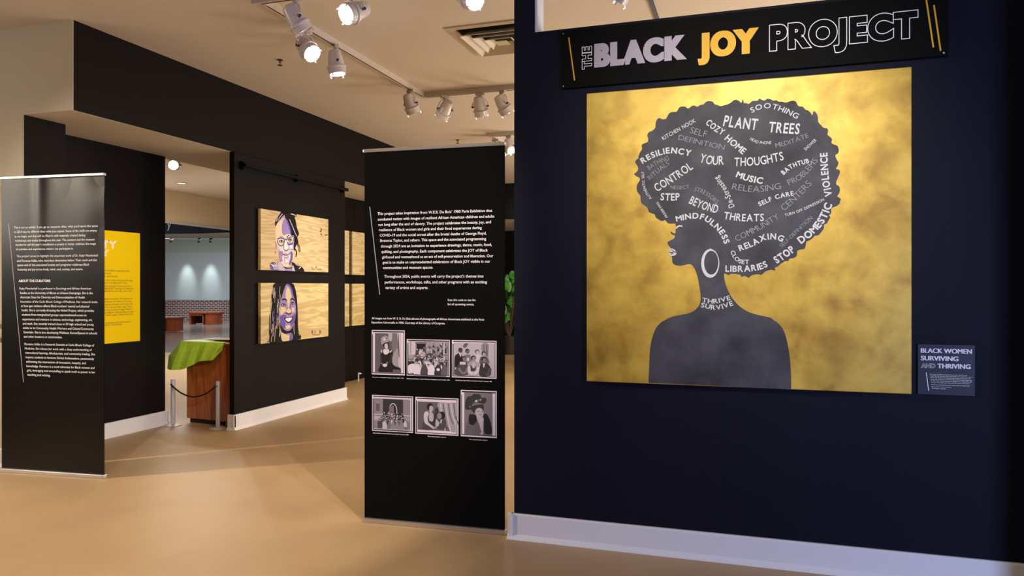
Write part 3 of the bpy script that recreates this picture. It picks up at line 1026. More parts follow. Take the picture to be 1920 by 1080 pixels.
p = Pic(fR, P_([(73, 160), (331, 164), (331, 515), (75, 505)]), 0.006)
frame_print(p)
p.box = (0.10, 0.06, 0.885, 0.945)
p.rect(0.10, 0.07, 0.885, 0.945, 4)
g = lambda x, y: ((x - 30) / 670, (y - 35) / 910)
p.poly([g(*q) for q in [(430, 90), (610, 100), (610, 900), (470, 880), (450, 560), (440, 300)]], 5)
p.poly([g(*q) for q in [(380, 90), (440, 90), (440, 230), (400, 260), (370, 180)]], 8)
p.poly([g(*q) for q in [(550, 100), (620, 100), (620, 800), (570, 720), (580, 400)]], 9)
p.poly([g(*q) for q in [(520, 430), (560, 420), (560, 760), (600, 790), (480, 740), (450, 600)]], 7)
p.line([g(575, 120), g(580, 350), g(590, 580)], 0.02, 3)
p.poly([g(*q) for q in [(180, 900), (215, 720), (215, 520), (250, 430), (430, 430), (460, 500), (440, 690), (520, 770), (610, 800), (610, 910)]], 1)
p.poly([g(*q) for q in [(215, 470), (235, 430), (250, 440), (240, 510)]], 9)
p.poly([g(*q) for q in [(390, 480), (430, 430), (445, 450), (415, 495)]], 9)
p.poly([g(*q) for q in [(265, 440), (300, 420), (370, 420), (390, 480), (330, 530), (275, 510)]], 10)
p.ell(*g(330, 345), 0.066, 0.075, 9)
p.rect(*g(310, 390), *g(352, 440), 9)
p.poly([g(*q) for q in [(250, 340), (280, 300), (350, 265), (385, 290), (390, 400), (365, 380), (350, 310), (300, 320), (285, 390)]], 2)
p.poly([g(*q) for q in [(235, 335), (220, 250), (240, 180), (310, 150), (370, 190), (375, 270), (300, 290)]], 7)
p.ell(*g(300, 220), 0.06, 0.035, 9); p.ell(*g(330, 205), 0.02, 0.02, 3)
p.ell(*g(300, 750), 0.07, 0.037, 10); p.ell(*g(250, 715), 0.03, 0.02, 9); p.ell(*g(350, 705), 0.03, 0.03, 9)
p.line([g(215, 560), g(230, 660), g(270, 720)], 0.05, 2); p.line([g(430, 540), g(420, 650), g(350, 720)], 0.06, 2)
p.rect(*g(460, 830), *g(610, 900), 4)
p.build(banR, 'portrait print of a seated woman in a flowered hat')

# crowd on steps
rnd = random.Random(3)


def crowd(pc, x0, x1, rows, dark, skirt):
    for (yy, cnt, hr) in rows:
        for k in range(cnt):
            x = x0 + (x1 - x0) * (k + 0.5 + rnd.uniform(-.3, .3)) / cnt
            y = yy + rnd.uniform(-.02, .02)
            t = rnd.choice(skirt)
            pc.poly([(x - hr * 1.5, y + hr * 6), (x - hr * 1.3, y + hr * 1.6), (x, y + hr), (x + hr * 1.3, y + hr * 1.6), (x + hr * 1.6, y + hr * 6)], t)
            pc.ell(x, y - hr * 0.35, hr * 0.95, hr * 1.15, dark)
            pc.ell(x, y + hr * .2, hr * .72, hr * .95, rnd.choice((6, 7, 8, 9)))


p = Pic(fR, P_([(345, 230), (682, 239), (682, 528), (347, 515)]), 0.006)
frame_print(p)
p.rect(0.045, 0.06, 0.955, 0.95, 7)
p.rect(0.05, 0.07, 0.2, 0.42, 9); p.rect(0.075, 0.07, 0.11, 0.4, 7)
p.rect(0.21, 0.07, 0.47, 0.14, 5); p.rect(0.23, 0.12, 0.44, 0.40, 1)
for k in range(60):
    p.ell(rnd.uniform(.5, .95), rnd.uniform(.09, .45), .025, .03, rnd.choice((2, 3, 5, 6, 8)))
p.rect(0.855, 0.07, 0.885, 0.45, 9)
crowd(p, .24, .40, [(.28, 3, .022)], 2, (3, 9)); crowd(p, .40, .60, [(.22, 3, .022), (.34, 3, .022)], 2, (3, 9, 8))
crowd(p, .16, .94, [(.42, 9, .022), (.50, 12, .024)], 1, (2, 4, 8, 9, 10))
crowd(p, .06, .94, [(.58, 12, .026)], 1, (2, 4, 9, 10))
crowd(p, .05, .95, [(.68, 10, .028)], 1, (2, 9, 10, 10))
p.poly([(.05, .72), (.2, .66), (.25, .8), (.18, .9), (.05, .92)], 10)
for x, t in ((.27, 10), (.43, 3), (.60, 10), (.75, 2), (.9, 4)):
    p.poly([(x - .085, .95), (x - .07, .78), (x - .03, .68), (x + .03, .68), (x + .07, .78), (x + .085, .95)], t)
    p.ell(x, .64, .022, .035, 7)
p.ell(.75, .8, .04, .04, 10)
p.build(banR, 'print of a large group on the steps of a house')

p = Pic(fR, P_([(697, 238), (1046, 246), (1044, 542), (698, 527)]), 0.006)
frame_print(p)
g = lambda x, y: ((x - 38) / 1060, (y - 100) / 905)
p.rect(0.045, 0.07, 0.955, 0.945, 8)
p.poly([g(*q) for q in [(750, 180), (915, 185), (905, 480), (950, 660), (870, 560), (760, 420)]], 6)
p.line([g(800, 190), g(800, 380)], .02, 4); p.line([g(870, 190), g(870, 460)], .03, 4)
p.poly([g(*q) for q in [(305, 260), (340, 180), (400, 170), (425, 190), (370, 280)]], 4)


def person(hx, hy, hr, bodypts, bt, ft, hair=1):
    p.poly([g(*q) for q in bodypts], bt)
    p.ell(*g(hx, hy - hr * .25), hr / 1000, hr / 820, hair)
    p.ell(*g(hx + 8, hy + hr * .12), hr * .72 / 1000, hr * .9 / 820, ft)


person(645, 385, 52, [(600, 660), (590, 520), (620, 450), (700, 450), (740, 520), (740, 660)], 9, 8, 3)
person(800, 425, 52, [(700, 660), (720, 500), (780, 480), (870, 500), (920, 640)], 4, 7)
person(410, 370, 50, [(320, 640), (330, 480), (390, 440), (470, 450), (510, 520), (500, 640)], 5, 4)
p.ell(*g(425, 560), .03, .05, 9)
person(245, 350, 50, [(95, 900), (105, 520), (150, 450), (205, 415), (280, 460), (310, 620), (240, 700), (210, 930), (100, 930)], 1, 3)
p.poly([g(*q) for q in [(205, 410), (260, 425), (262, 500), (240, 500)]], 9)
p.ell(*g(130, 790), .018, .045, 8)
person(325, 545, 48, [(90, 930), (200, 700), (240, 620), (370, 610), (420, 700), (430, 930)], 3, 5)
p.rect(*g(230, 622), *g(370, 688), 9)
p.line([g(200, 780), g(280, 880), g(320, 900)], .05, 5); p.line([g(410, 760), g(380, 860), g(320, 900)], .05, 5)
person(560, 540, 58, [(430, 940), (440, 660), (500, 610), (640, 610), (700, 680), (700, 800), (640, 930)], 7, 6)
p.poly([g(*q) for q in [(480, 700), (620, 720), (600, 830), (500, 840)]], 2); p.ell(*g(560, 700), .04, .08, 8)
p.line([g(450, 720), g(460, 850), g(540, 915)], .06, 9); p.line([g(680, 740), g(650, 840), g(560, 915)], .06, 9)
person(810, 560, 56, [(700, 945), (720, 680), (790, 630), (880, 640), (950, 720), (975, 860), (920, 945)], 2, 5)
p.poly([g(*q) for q in [(780, 640), (830, 640), (810, 740), (790, 740)]], 9)
p.line([g(950, 760), g(920, 880), g(850, 930)], .07, 3)
p.build(banR, 'studio print of seven seated and standing students')

p = Pic(fR, P_([(75, 663), (396, 680), (396, 963), (77, 943)]), 0.006)
frame_print(p)
p.rect(0.045, 0.09, 0.93, 0.93, 6)
p.rect(0.045, 0.09, 0.27, 0.56, 6); p.rect(0.10, 0.24, 0.19, 0.44, 4); p.rect(0.27, 0.10, 0.76, 0.24, 2)
p.rect(0.27, 0.24, 0.76, 0.56, 2); p.rect(0.42, 0.28, 0.55, 0.55, 5); p.rect(0.54, 0.28, 0.60, 0.52, 1); p.rect(.76, .12, .93, .56, 6)
p.line([(.44, .28), (.50, .22), (.56, .24), (.60, .34), (.61, .5)], .02, 9)
p.line([(.045, .54), (.27, .52)], .02, 9); p.line([(.76, .53), (.93, .54)], .02, 9)
p.rect(.05, .58, .22, .70, 8); p.rect(.78, .58, .92, .70, 7)
crowd(p, .28, .76, [(.48, 6, .020), (.55, 9, .022)], 1, (2, 3, 8)); crowd(p, .22, .80, [(.61, 11, .024)], 1, (2, 3, 4, 8))
crowd(p, .18, .84, [(.68, 9, .026)], 1, (2, 3, 5, 9))
for x, t in ((.22, 3), (.33, 9), (.44, 5), (.53, 6), (.63, 6), (.74, 6)):
    p.poly([(x - .06, .92), (x - .045, .80), (x - .02, .72), (x + .02, .72), (x + .045, .80), (x + .06, .92)], t); p.ell(x, .68, .02, .03, 6)
p.rect(.045, .915, .93, .94, 8)
p.build(banR, 'print of a class gathered on stone college steps')

p = Pic(fR, P_([(412, 680), (749, 695), (748, 984), (414, 966)]), 0.006)
frame_print(p)
g = lambda x, y: ((x - 50) / 975, (y - 105) / 850)
p.rect(.055, .04, .955, .95, 10)
p.box = (*g(105, 205), *g(970, 880))
p.rect(*g(105, 205), *g(970, 860), 4)
p.poly([g(*q) for q in [(575, 215), (970, 225), (970, 880), (850, 870), (740, 640), (680, 460), (600, 420)]], 7)
for x in (620, 680, 740, 800, 860, 920):
    p.line([g(x, 230), g(x + 40, 500), g(x + 110, 860 if x < 800 else 700)], .022, 4 if (x // 60) % 2 else 9)
p.poly([g(*q) for q in [(500, 360), (575, 320), (575, 560), (490, 560)]], 2)
p.poly([g(*q) for q in [(200, 850), (230, 700), (260, 640), (400, 760), (450, 850)]], 3)
p.poly([g(*q) for q in [(340, 460), (450, 440), (500, 540), (540, 640), (480, 780), (360, 660)]], 2)
p.ell(*g(385, 320), .075, .10, 1)
p.ell(*g(415, 355), .048, .075, 8); p.rect(*g(365, 400), *g(430, 450), 8)
p.poly([g(*q) for q in [(245, 560), (260, 460), (320, 425), (360, 470), (330, 570), (350, 680), (450, 760), (490, 800), (460, 825), (380, 770), (270, 700)]], 9)
p.poly([g(*q) for q in [(370, 470), (440, 450), (470, 540), (450, 650), (390, 650), (360, 600)]], 8)
p.poly([g(*q) for q in [(520, 760), (510, 680), (540, 570), (640, 570), (720, 600), (740, 700), (700, 830), (560, 810)]], 3)
p.ell(*g(660, 500), .075, .10, 1); p.ell(*g(600, 520), .055, .085, 6)
p.poly([g(*q) for q in [(510, 740), (530, 590), (570, 640), (600, 680), (570, 760)]], 8); p.line([g(650, 600), g(625, 690)], .03, 9)
p.ell(*g(500, 790), .05, .03, 7)
p.build(banR, 'print of a woman with a small child beside drapery')

p = Pic(fR, P_([(766, 626), (1047, 636), (1046, 1003), (767, 986)]), 0.006)
frame_print(p)
g = lambda x, y: ((x - 45) / 690, (y - 60) / 920)
p.box = (*g(112, 105), *g(655, 935))
p.rect(*g(112, 105), *g(655, 935), 5)
p.poly([g(*q) for q in [(120, 900), (190, 640), (300, 560), (400, 600), (520, 560), (610, 640), (655, 800), (655, 935), (120, 915)]], 4)
p.poly([g(*q) for q in [(205, 560), (260, 535), (350, 550), (360, 640), (300, 740), (210, 720)]], 1)
p.poly([g(*q) for q in [(480, 540), (550, 520), (610, 650), (640, 800), (630, 900), (510, 900), (490, 700)]], 1)
p.poly([g(*q) for q in [(350, 570), (480, 590), (480, 700), (470, 900), (440, 850), (400, 720)]], 8)
p.poly([g(*q) for q in [(250, 440), (270, 370), (470, 330), (490, 400), (480, 460), (440, 410), (340, 420), (310, 510)]], 2)
p.ell(*g(405, 500), .115, .11, 8); p.ell(*g(385, 470), .02, .012, 3); p.ell(*g(455, 470), .016, .012, 3); p.line([g(400, 535), g(425, 532), g(445, 535)], .018, 4)
p.poly([g(*q) for q in [(140, 440), (130, 330), (170, 200), (260, 170), (300, 130), (420, 140), (440, 200), (520, 200), (540, 260), (490, 320), (380, 300), (270, 350), (250, 440)]], 2)
p.poly([g(*q) for q in [(250, 360), (330, 310), (450, 240), (440, 220), (330, 260)]], 4)
p.ell(*g(345, 272), .035, .025, 9); p.ell(*g(430, 245), .02, .02, 7); p.ell(*g(225, 385), .012, .012, 9)
p.poly([g(*q) for q in [(410, 915), (460, 860), (480, 880), (470, 925)]], 8)
p.build(banR, 'portrait print of a woman in a feathered hat and fur')

# --- left banner
banL, fL, wL = banner('banner_stand', 'black banner of dense white text headed ABOUT THE CURATORS, standing before the white wall', (4, 884), (196, 897), 2.40, M['banner'], 1.0)


def cl(x, y): return (x / 3.375, 400 + y / 3.375)


rowsL = [
    ('This is not an exhibit. If you go to museums often, what you’ll see in this space', 93, 90, 620),
    ('in 2024 may be different than what you expect. Some of the walls are empty', 95, 118, 615),
    ('as we begin, and they will be filled in with materials created during', 98, 146, 542),
    ('workshops and events throughout the year. The curators and the museum', 100, 173, 601),
    ('decided to call this year’s installation a project to better embrace the range', 103, 199, 608),
    ('of activities and experiences visitors can participate in.', 105, 227, 467),
    ('This project serves to highlight the important work of Dr. Ruby Mendenhall', 110, 271, 621),
    ('and Florence Adibu, who introduce themselves below. Their work and this', 112, 300, 616),
    ('space–and all the associated events and programs–celebrate Black', 114, 327, 568),
    ('humanity and joy across body, mind, soul, society, and nature.', 116, 355, 528),
    ('Ruby Mendenhall is a professor in Sociology and African American', 127, 475, 579),
    ('Studies at the University of Illinois at Urbana-Champaign. She is the', 129, 503, 590),
    ('Associate Dean for Diversity and Democratization of Health', 132, 530, 540),
    ('Innovation of the Carle Illinois College of Medicine. Her research looks', 134, 558, 620),
    ('at how gun violence affects Black mothers’ mental and physical', 137, 585, 568),
    ('health. She is currently directing the Nobel Project, which provides', 140, 612, 598),
    ('students from marginalized groups unprecedented access to', 142, 640, 550),
    ('experiences and mentors in science, technology, engineering, art,', 145, 669, 588),
    ('and math. She recently trained close to 50 high school and young', 147, 697, 596),
    ('adults to be Community Health Workers and Citizen/Community', 149, 724, 597),
    ('Scientists. She is also developing Wellness Stores/Spaces in schools', 152, 751, 618),
    ('and other locations in communities.', 154, 779, 397),
    ('Florence Adibu is a Research Scientist at Carle Illinois College of', 158, 826, 599),
    ('Medicine. She infuses her work with a deep understanding of', 161, 854, 584),
    ('intercultural learning, Afrofuturism, and community healing. She', 164, 881, 604),
    ('inspires students to become Global Ambassadors, passionately', 166, 909, 598),
    ('addressing the intersection of innovation, inequity, and', 169, 937, 546),
    ('knowledge. Florence is a vocal advocate for Black women and', 171, 965, 601),
    ('girls, leveraging oral storytelling to speak truth to power in her', 174, 992, 606),
    ('teaching and writing.', 176, 1020, 322)]
lines(fL, banL, 'body_text', rowsL, cl, 0.010, wL, 7)
lines(fL, banL, 'heading_text', [('ABOUT THE CURATORS', 122, 428, 322)], cl, 0.03, wL, 7)
b = MB(); stroke(b, fL, [fL.uv(*cl(58, 62)), fL.uv(*cl(153, 1068))], 0.006, 0.0065, 0, 2, False); b.build('stripe', M['grey_ink'], banL)

# ================================================================== YELLOW TEXT PANEL
XY = -6.1
fy = Frame((XY + 0.012, 0, 0), (0, 1, 0), (0, 0, 1))
a, c = fy.uv(262.5, 437.5), fy.uv(262.5, 639)
zt, zb, y1 = a[1], c[1], a[0]
y0 = y1 - (zt - zb) * 0.80
yp = thing('text_panel', 'bright yellow text panel on the black passage wall, half hidden by the left banner', 'sign', (XY, y1, zb))
b = MB(); b.fbox(fy, y0, y1, zb, zt, -0.0105, 0); b.build('panel', M['yellow_panel'], yp)


def cyp(x, y): return (x / 3.375, 400 + y / 3.375)


b = MB()
for tx, xr, y, h in (('BEAUTY', 742, 225, 44), ('JOY', 692, 274, 38)):
    ur, v = fy.uv(*cyp(xr, y))
    cap = h / 3.375 * fy.scale(240, 470)
    vs, _ = text2d(tx, 0.045)
    wd = (max(q[0] for q in vs) - min(q[0] for q in vs)) * cap / CAPH * 1.25
    text_fit(b, fy, tx, ur - wd, ur, v, 0.001, cap, 0.045, 0, 0.0, 3)
b.build('heading_lettering', M['pale_ink'], yp)
b = MB()
for tx, y, xr in (('celebrates the fullness of the Black experience that', 370, 819), ('is rooted in community.', 386, 705), ('To see, to feel, to hear and educate.', 404, 745),
                  ('what Black women have carried is often portrayed through', 430, 836), ('pain but this space is where is the Black JOY? This', 446, 803), ('is a story that the women project documents how', 466, 830),
                  ('people have found Black JOY, healing and resilience', 481, 842), ('as it is cultivated in the body, mind, soul', 496, 832),
                  ('that for many adults not alone. We experience', 543, 838), ('joy as the landscape of resilience and care', 560, 830), ('and love for special moments and rituals, the', 577, 838), ('women we look to for wise or better days. They', 594, 832),
                  ('are listening, pushing through doubt, in', 610, 838), ('laughter. They might be opportunities to learn', 626, 845), ('and know the culture repair, rebuild, love, and', 642, 840),
                  ('from hope and dreaming to the daily lives of', 690, 825), ('joy alone in community.', 706, 775)):
    ur, v = fy.uv(*cyp(xr, y))
    hgt = 10 / 3.375 * fy.scale(240, 520)
    vs, _ = text2d(tx, 0.0, 2)
    wd = (max(q[0] for q in vs) - min(q[0] for q in vs)) * hgt / CAPH
    wd = min(wd, ur - y0 - 0.02)
    text_fit(b, fy, tx, ur - wd, ur, v, 0.001, hgt, 0.0, 0, 0.0, 2)
b.build('body_text', M['dark_ink'], yp)

# ================================================================== PORTRAIT BOARDS
def board(name, label, X, y0, y1, z0, z1, th, m, group=None):
    X += 0.0015
    r_ = thing(name, label, 'painting', (X, (y0 + y1) / 2, z0), group)
    mb = MB(); mb.box((X + 0.012, y0, z0), (X + 0.012 + th, y1, z1)); mb.box((X, y0 + 0.08, z0 + 0.06), (X + 0.012, y1 - 0.08, z1 - 0.06))
    mb.build('wood_board', m, r_, origin=(X, (y0 + y1) / 2, z0))
    return r_


TONE = [mat('portrait_black', (12, 9, 12), 0.6, spec=0.2), mat('portrait_violet', (92, 74, 176), 0.5), mat('portrait_lilac', (156, 128, 204), 0.5),
        mat('portrait_lavender', (206, 186, 226), 0.5), mat('portrait_white', (244, 238, 232), 0.5), mat('portrait_cream', (224, 204, 156), 0.5), mat('portrait_iris', (90, 80, 40), 0.5), mat('portrait_pale', (240, 222, 190), 0.5)]
TH = 0.035
XB = XP + 0.0135 + TH
zz = {}


class Art:
    def __init__(s, corners, y0, y1, z0, z1, conv, X):
        s.fr = Frame((X, 0, 0), (0, 1, 0), (0, 0, 1))
        s.fr.fit(corners, [(y0, z1), (y1, z1), (y1, z0), (y0, z0)])
        s.conv, s.b, s.d = conv, MB(), 0.0004
        s.lim = (y0, y1, z0, z1)

    def uv(s, p):
        u, v = s.fr.uv(*s.conv(*p))
        y0, y1, z0, z1 = s.lim
        return (min(max(u, y0), y1), min(max(v, z0), z1))

    def P(s, pts, tone, smooth=True):
        s.d += 0.00008
        q = [s.uv(p) for p in pts]
        if smooth and len(q) > 4:
            q = [(p.x, p.y) for p in crom(q, 3, True)]
        y0, y1, z0, z1 = s.lim
        s.b.flat(s.fr, [(min(max(u, y0), y1), min(max(v, z0), z1)) for u, v in q], s.d, tone)

    def L(s, pts, w, tone):
        s.d += 0.00008
        stroke(s.b, s.fr, [s.uv(p) for p in pts], w / 7.713 * s.fr.scale(550, 450), s.d, tone)

    def E(s, x, y, rx, ry, tone): s.P(ell(x, y, rx, ry, 14), tone, False)


by0, by1 = on_x(489.0, 450, XB).y, on_x(615.6, 450, XB).y
z1a, z0a = on_x(489, 391, XB).z, on_x(489, 506, XB).z
z1b, z0b = on_x(489, 530.2, XB).z, on_x(489, 645, XB).z
A1 = board('portrait_panel', 'plywood panel painted with a smiling woman in glasses, upper one on the partition', XP, by0, by1, z0a, z1a, TH, M['ply'])
p = Art([(488.8, 391.0), (615.7, 410.8), (615.5, 509.9), (487.4, 505.6)], by0, by1, z0a, z1a, lambda x, y: (480 + x / 7.713, 380 + y / 7.713), XB)
p.P([(300, 300), (350, 250), (395, 225), (430, 240), (480, 340), (505, 470), (545, 490), (540, 690), (525, 760), (512, 850), (490, 890), (440, 915), (380, 895), (350, 840), (330, 720), (292, 640), (280, 540), (274, 420), (284, 340)], 7)
p.P([(296, 610), (330, 650), (352, 715), (348, 760), (330, 720), (300, 660)], 3)
p.P([(400, 560), (440, 555), (452, 640), (430, 680), (396, 650)], 4)
p.P([(395, 245), (430, 240), (485, 340), (505, 440), (440, 452), (400, 470), (374, 440), (370, 340)], 2)
p.P([(430, 235), (465, 285), (495, 360), (512, 470), (494, 455), (472, 350), (440, 270)], 1)
p.P([(512, 690), (528, 760), (506, 860), (478, 902), (468, 870), (490, 800), (494, 740)], 1)
p.P([(345, 715), (372, 690), (382, 740), (370, 790), (378, 845), (362, 835), (350, 780)], 2)
p.P([(386, 694), (430, 672), (478, 666), (504, 690), (470, 702), (430, 710), (394, 714)], 3)
p.P([(448, 575), (545, 580), (540, 680), (490, 672), (462, 625)], 2)
p.P([(468, 616), (526, 606), (526, 660), (494, 664)], 4)
p.P([(395, 802), (440, 786), (470, 800), (462, 872), (430, 892), (398, 872)], 3)
p.E(436, 838, 20, 24, 4)
p.P([(382, 736), (420, 726), (452, 728), (496, 704), (502, 722), (464, 756), (420, 768), (388, 754)], 2)
p.P([(398, 742), (440, 740), (482, 720), (458, 746), (420, 752)], 4)
p.L([(376, 740), (420, 750), (460, 744), (496, 712)], 6, 0)
p.L([(392, 780), (425, 790), (465, 775)], 8, 1)
p.L([(392, 560), (398, 620), (388, 655), (430, 690), (470, 660)], 10, 1)
p.L([(340, 690), (330, 760), (352, 850)], 26, 2)
p.P([(360, 128), (440, 138), (520, 150), (580, 165), (582, 195), (556, 205), (572, 262), (582, 330), (602, 400), (618, 440), (604, 478), (592, 490), (606, 560), (602, 585), (580, 605), (560, 650), (545, 700), (540, 620), (548, 480), (508, 470), (502, 400), (482, 330), (458, 270), (430, 232), (395, 212), (350, 238), (310, 280), (280, 335), (270, 290), (288, 240), (320, 180)], 0)
for l in ([(350, 140), (310, 200), (290, 270)], [(380, 160), (340, 210), (310, 260)], [(410, 180), (370, 220), (340, 255)], [(415, 200), (390, 225), (365, 250)]):
    p.L(l, 11, 3)
p.L([(480, 240), (520, 330), (560, 430), (585, 480)], 12, 3)
p.L([(500, 160), (540, 170), (575, 185)], 8, 4)
p.L([(590, 580), (604, 640), (622, 700), (632, 680), (622, 630), (604, 588)], 12, 0)
p.L([(556, 660), (580, 710), (570, 780)], 18, 0)
p.L([(300, 530), (312, 585), (345, 618), (382, 608), (404, 560), (400, 522), (350, 508), (300, 520)], 13, 1)
p.L([(444, 560), (462, 595), (500, 598), (530, 560), (540, 490), (490, 496), (440, 520)], 13, 1)
p.L([(398, 535), (422, 525), (444, 535)], 14, 1)
p.E(358, 555, 34, 20, 0); p.E(486, 535, 30, 22, 0); p.E(358, 556, 25, 12, 5); p.E(486, 536, 21, 13, 5); p.E(362, 554, 11, 12, 0); p.E(486, 534, 10, 12, 0)
p.L([(332, 500), (356, 484), (402, 512)], 9, 2); p.L([(440, 500), (455, 478), (472, 465)], 10, 0)
p.P([(360, 870), (400, 925), (500, 930), (510, 880), (514, 850), (560, 880), (640, 910), (690, 990), (560, 990), (520, 900), (505, 950), (400, 955)], 0)
p.P([(400, 950), (500, 948), (520, 985), (405, 985)], 2)
p.P([(512, 900), (530, 905), (555, 985), (515, 985)], 3)
p.P([(190, 890), (240, 850), (290, 900), (322, 970), (215, 968)], 1)
for k in range(6):
    p.L([(200 + k * 16, 880 + (k % 3) * 8), (235 + k * 14, 920), (250 + k * 12, 965)], 7, 4)
p.P([(330, 850), (372, 900), (412, 978), (330, 975), (296, 880)], 3)
p.L([(610, 950), (640, 925)], 10, 4); p.L([(560, 885), (600, 905), (635, 908)], 8, 3)
p.L([(272, 560), (285, 600), (280, 650)], 8, 2); p.L([(275, 700), (272, 740)], 8, 2)
p.b.build('painted_face', TONE, A1); p.b = MB()
p.L([(800, 920), (810, 950), (830, 965)], 5, 6); p.L([(840, 960), (870, 915), (880, 965)], 5, 6); p.L([(890, 960), (920, 955), (945, 965)], 6, 6)
p.L([(930, 365), (945, 390), (925, 420)], 12, 6); p.L([(930, 440), (950, 460)], 12, 6); p.L([(1000, 465), (1028, 462)], 10, 6)
p.b.build('signature', TONE, A1)

A2 = board('portrait_panel', 'plywood panel painted with a smiling woman in long braids, lower one on the partition', XP, by0, by1, z0b, z1b, TH, M['ply2'])
p = Art([(487.6, 530.1), (615.1, 530.4), (615.5, 629.6), (487.6, 645.2)], by0, by1, z0b, z1b, lambda x, y: (480 + x / 7.713, 520 + y / 7.713), XB)
p.P([(270, 76), (505, 76), (550, 130), (578, 250), (592, 400), (600, 600), (606, 760), (642, 890), (380, 925), (190, 950), (184, 860), (176, 760), (185, 560), (205, 440), (212, 300), (225, 190)], 0)
p.P([(420, 112), (450, 95), (490, 120), (530, 240), (552, 330), (572, 450), (560, 600), (520, 720), (470, 772), (400, 762), (350, 690), (325, 600), (320, 430), (350, 330), (382, 220)], 2)
p.P([(430, 100), (470, 95), (520, 180), (540, 300), (520, 260), (480, 140)], 1)
p.P([(430, 160), (462, 140), (492, 220), (502, 280), (484, 335), (470, 420), (452, 420), (440, 330), (418, 280)], 5)
p.P([(330, 440), (420, 432), (440, 480), (400, 500), (350, 545)], 5)
p.P([(500, 440), (546, 430), (550, 490), (522, 512)], 5)
p.P([(340, 565), (400, 540), (432, 560), (400, 605), (420, 670), (402, 742), (350, 690)], 1)
p.P([(522, 560), (562, 520), (556, 620), (505, 700), (490, 660), (520, 600)], 1)
p.P([(430, 482), (470, 440), (502, 480), (490, 512), (440, 512)], 5)
p.P([(412, 700), (480, 685), (492, 722), (440, 752)], 5)
p.L([(418, 512), (440, 515), (465, 530), (505, 508)], 12, 0)
p.P([(398, 590), (460, 574), (526, 564), (512, 620), (472, 660), (430, 645)], 0)
p.P([(416, 594), (510, 578), (500, 612), (466, 642), (436, 628)], 4)
p.E(390, 395, 34, 20, 0); p.E(523, 373, 24, 22, 0); p.E(390, 397, 24, 10, 5); p.E(523, 374, 16, 11, 5); p.E(393, 394, 10, 12, 0); p.E(523, 372, 9, 12, 0)
p.L([(368, 326), (400, 312), (436, 330)], 15, 0); p.L([(486, 322), (520, 304), (546, 330)], 15, 0)
p.L([(440, 340), (430, 420), (425, 480)], 10, 2); p.L([(500, 350), (488, 420), (500, 470)], 10, 1)
p.P([(345, 690), (400, 756), (470, 776), (526, 722), (545, 650), (548, 765), (500, 805), (430, 818), (368, 775)], 0)
p.P([(345, 772), (400, 816), (512, 806), (506, 912), (376, 924), (350, 850)], 2)
p.P([(352, 800), (440, 832), (478, 842), (468, 914), (378, 924)], 5)
p.P([(480, 830), (512, 808), (506, 912), (472, 914)], 1)
br = random.Random(5)
for k in range(34):
    x = br.uniform(205, 345); y = br.uniform(110, 760)
    ln = br.uniform(60, 170)
    p.L([(x, y), (x - 4 + br.uniform(-5, 5), y + ln * .5), (x - 10 + br.uniform(-6, 6), y + ln)], br.choice((5, 6, 8)), br.choice((3, 3, 1, 5, 5)))
for l in ([(215, 350), (196, 520), (186, 760)], [(300, 560), (330, 680), (322, 860)], [(540, 660), (536, 740), (542, 820)], [(600, 790), (620, 820), (612, 835)], [(270, 700), (262, 800), (250, 930)], [(210, 860), (205, 930)]):
    p.L(l, 8, 5)
p.P([(128, 958), (150, 930), (180, 905), (160, 945)], 1)
p.b.build('painted_face', TONE, A2); p.b = MB()
p.L([(800, 765), (812, 790), (800, 815)], 12, 1); p.L([(862, 768), (848, 785), (856, 808)], 9, 2); p.L([(915, 760), (930, 785), (912, 806)], 12, 1)
p.L([(810, 828), (840, 820), (870, 830), (915, 822)], 5, 6)
p.b.build('signature', TONE, A2)

# far wall panels
XF = -6.1
dz = lambda px, py, X: on_x(px, py, X).z
Xf = XF + 0.0485
ya1 = on_x(655, 480, Xf).y; yb0 = on_x(660.5, 480, Xf).y
zt1, zt0 = dz(661, 434, Xf), dz(661, 515, Xf)
zl1, zl0 = dz(661, 532, Xf), dz(661, 611, Xf)
for (yy0, yy1, q0, q1, lb) in ((ya1 - 1.4, ya1, zt0, zt1, 'plywood panel on the far wall, upper one beside the partition edge'),
                               (yb0, yb0 + 1.4, zt0, zt1, 'plywood panel on the far wall, upper one beside the right banner'),
                               (ya1 - 1.4, ya1, zl0, zl1, 'plywood panel on the far wall, lower one beside the partition edge'),
                               (yb0, yb0 + 1.4, zl0, zl1, 'plywood panel on the far wall, lower one beside the right banner')):
    o = board('wood_panel', lb, XF, yy0, yy1, q0, q1, TH, M['ply'] if q0 > 1.5 else M['ply2'], 'plywood panels on the far black wall')
    if yy0 == yb0 or q0 < 1.5:
        fx = Frame((Xf, 0, 0), (0, 1, 0), (0, 0, 1))
        b = MB()
        yy = yy1 - 1.16 if yy0 == yb0 else yy1 - 0.16
        for k in range(3):
            stroke(b, fx, [(yy + k * .06, q0 + .05), (yy + .012 + k * .06, q0 + .08), (yy + .03 + k * .06, q0 + .045)], 0.006, 0.0006, 0)
        b.build('signature_marks', TONE[6], o)

# hanging rail on partition
zr = on_x(449, 306, XP + 0.05).z
rail = thing('hanging_rail', 'black hanging rail along the top of the portrait partition', 'rail', (XP, 7.6, zr))
b = MB(); b.box((XP + 0.045, YP0 + 0.09, zr - 0.028), (XP + 0.075, YP1 - 0.03, zr + 0.01)); b.build('bar', M['rubber'], rail)
for yy in (YP0 + 0.10, 7.55, YP1 - 0.10):
    b = MB(); b.box((XP, yy - 0.015, zr - 0.05), (XP + 0.05, yy + 0.015, zr + 0.03)); b.build('bracket', M['rubber'], rail)


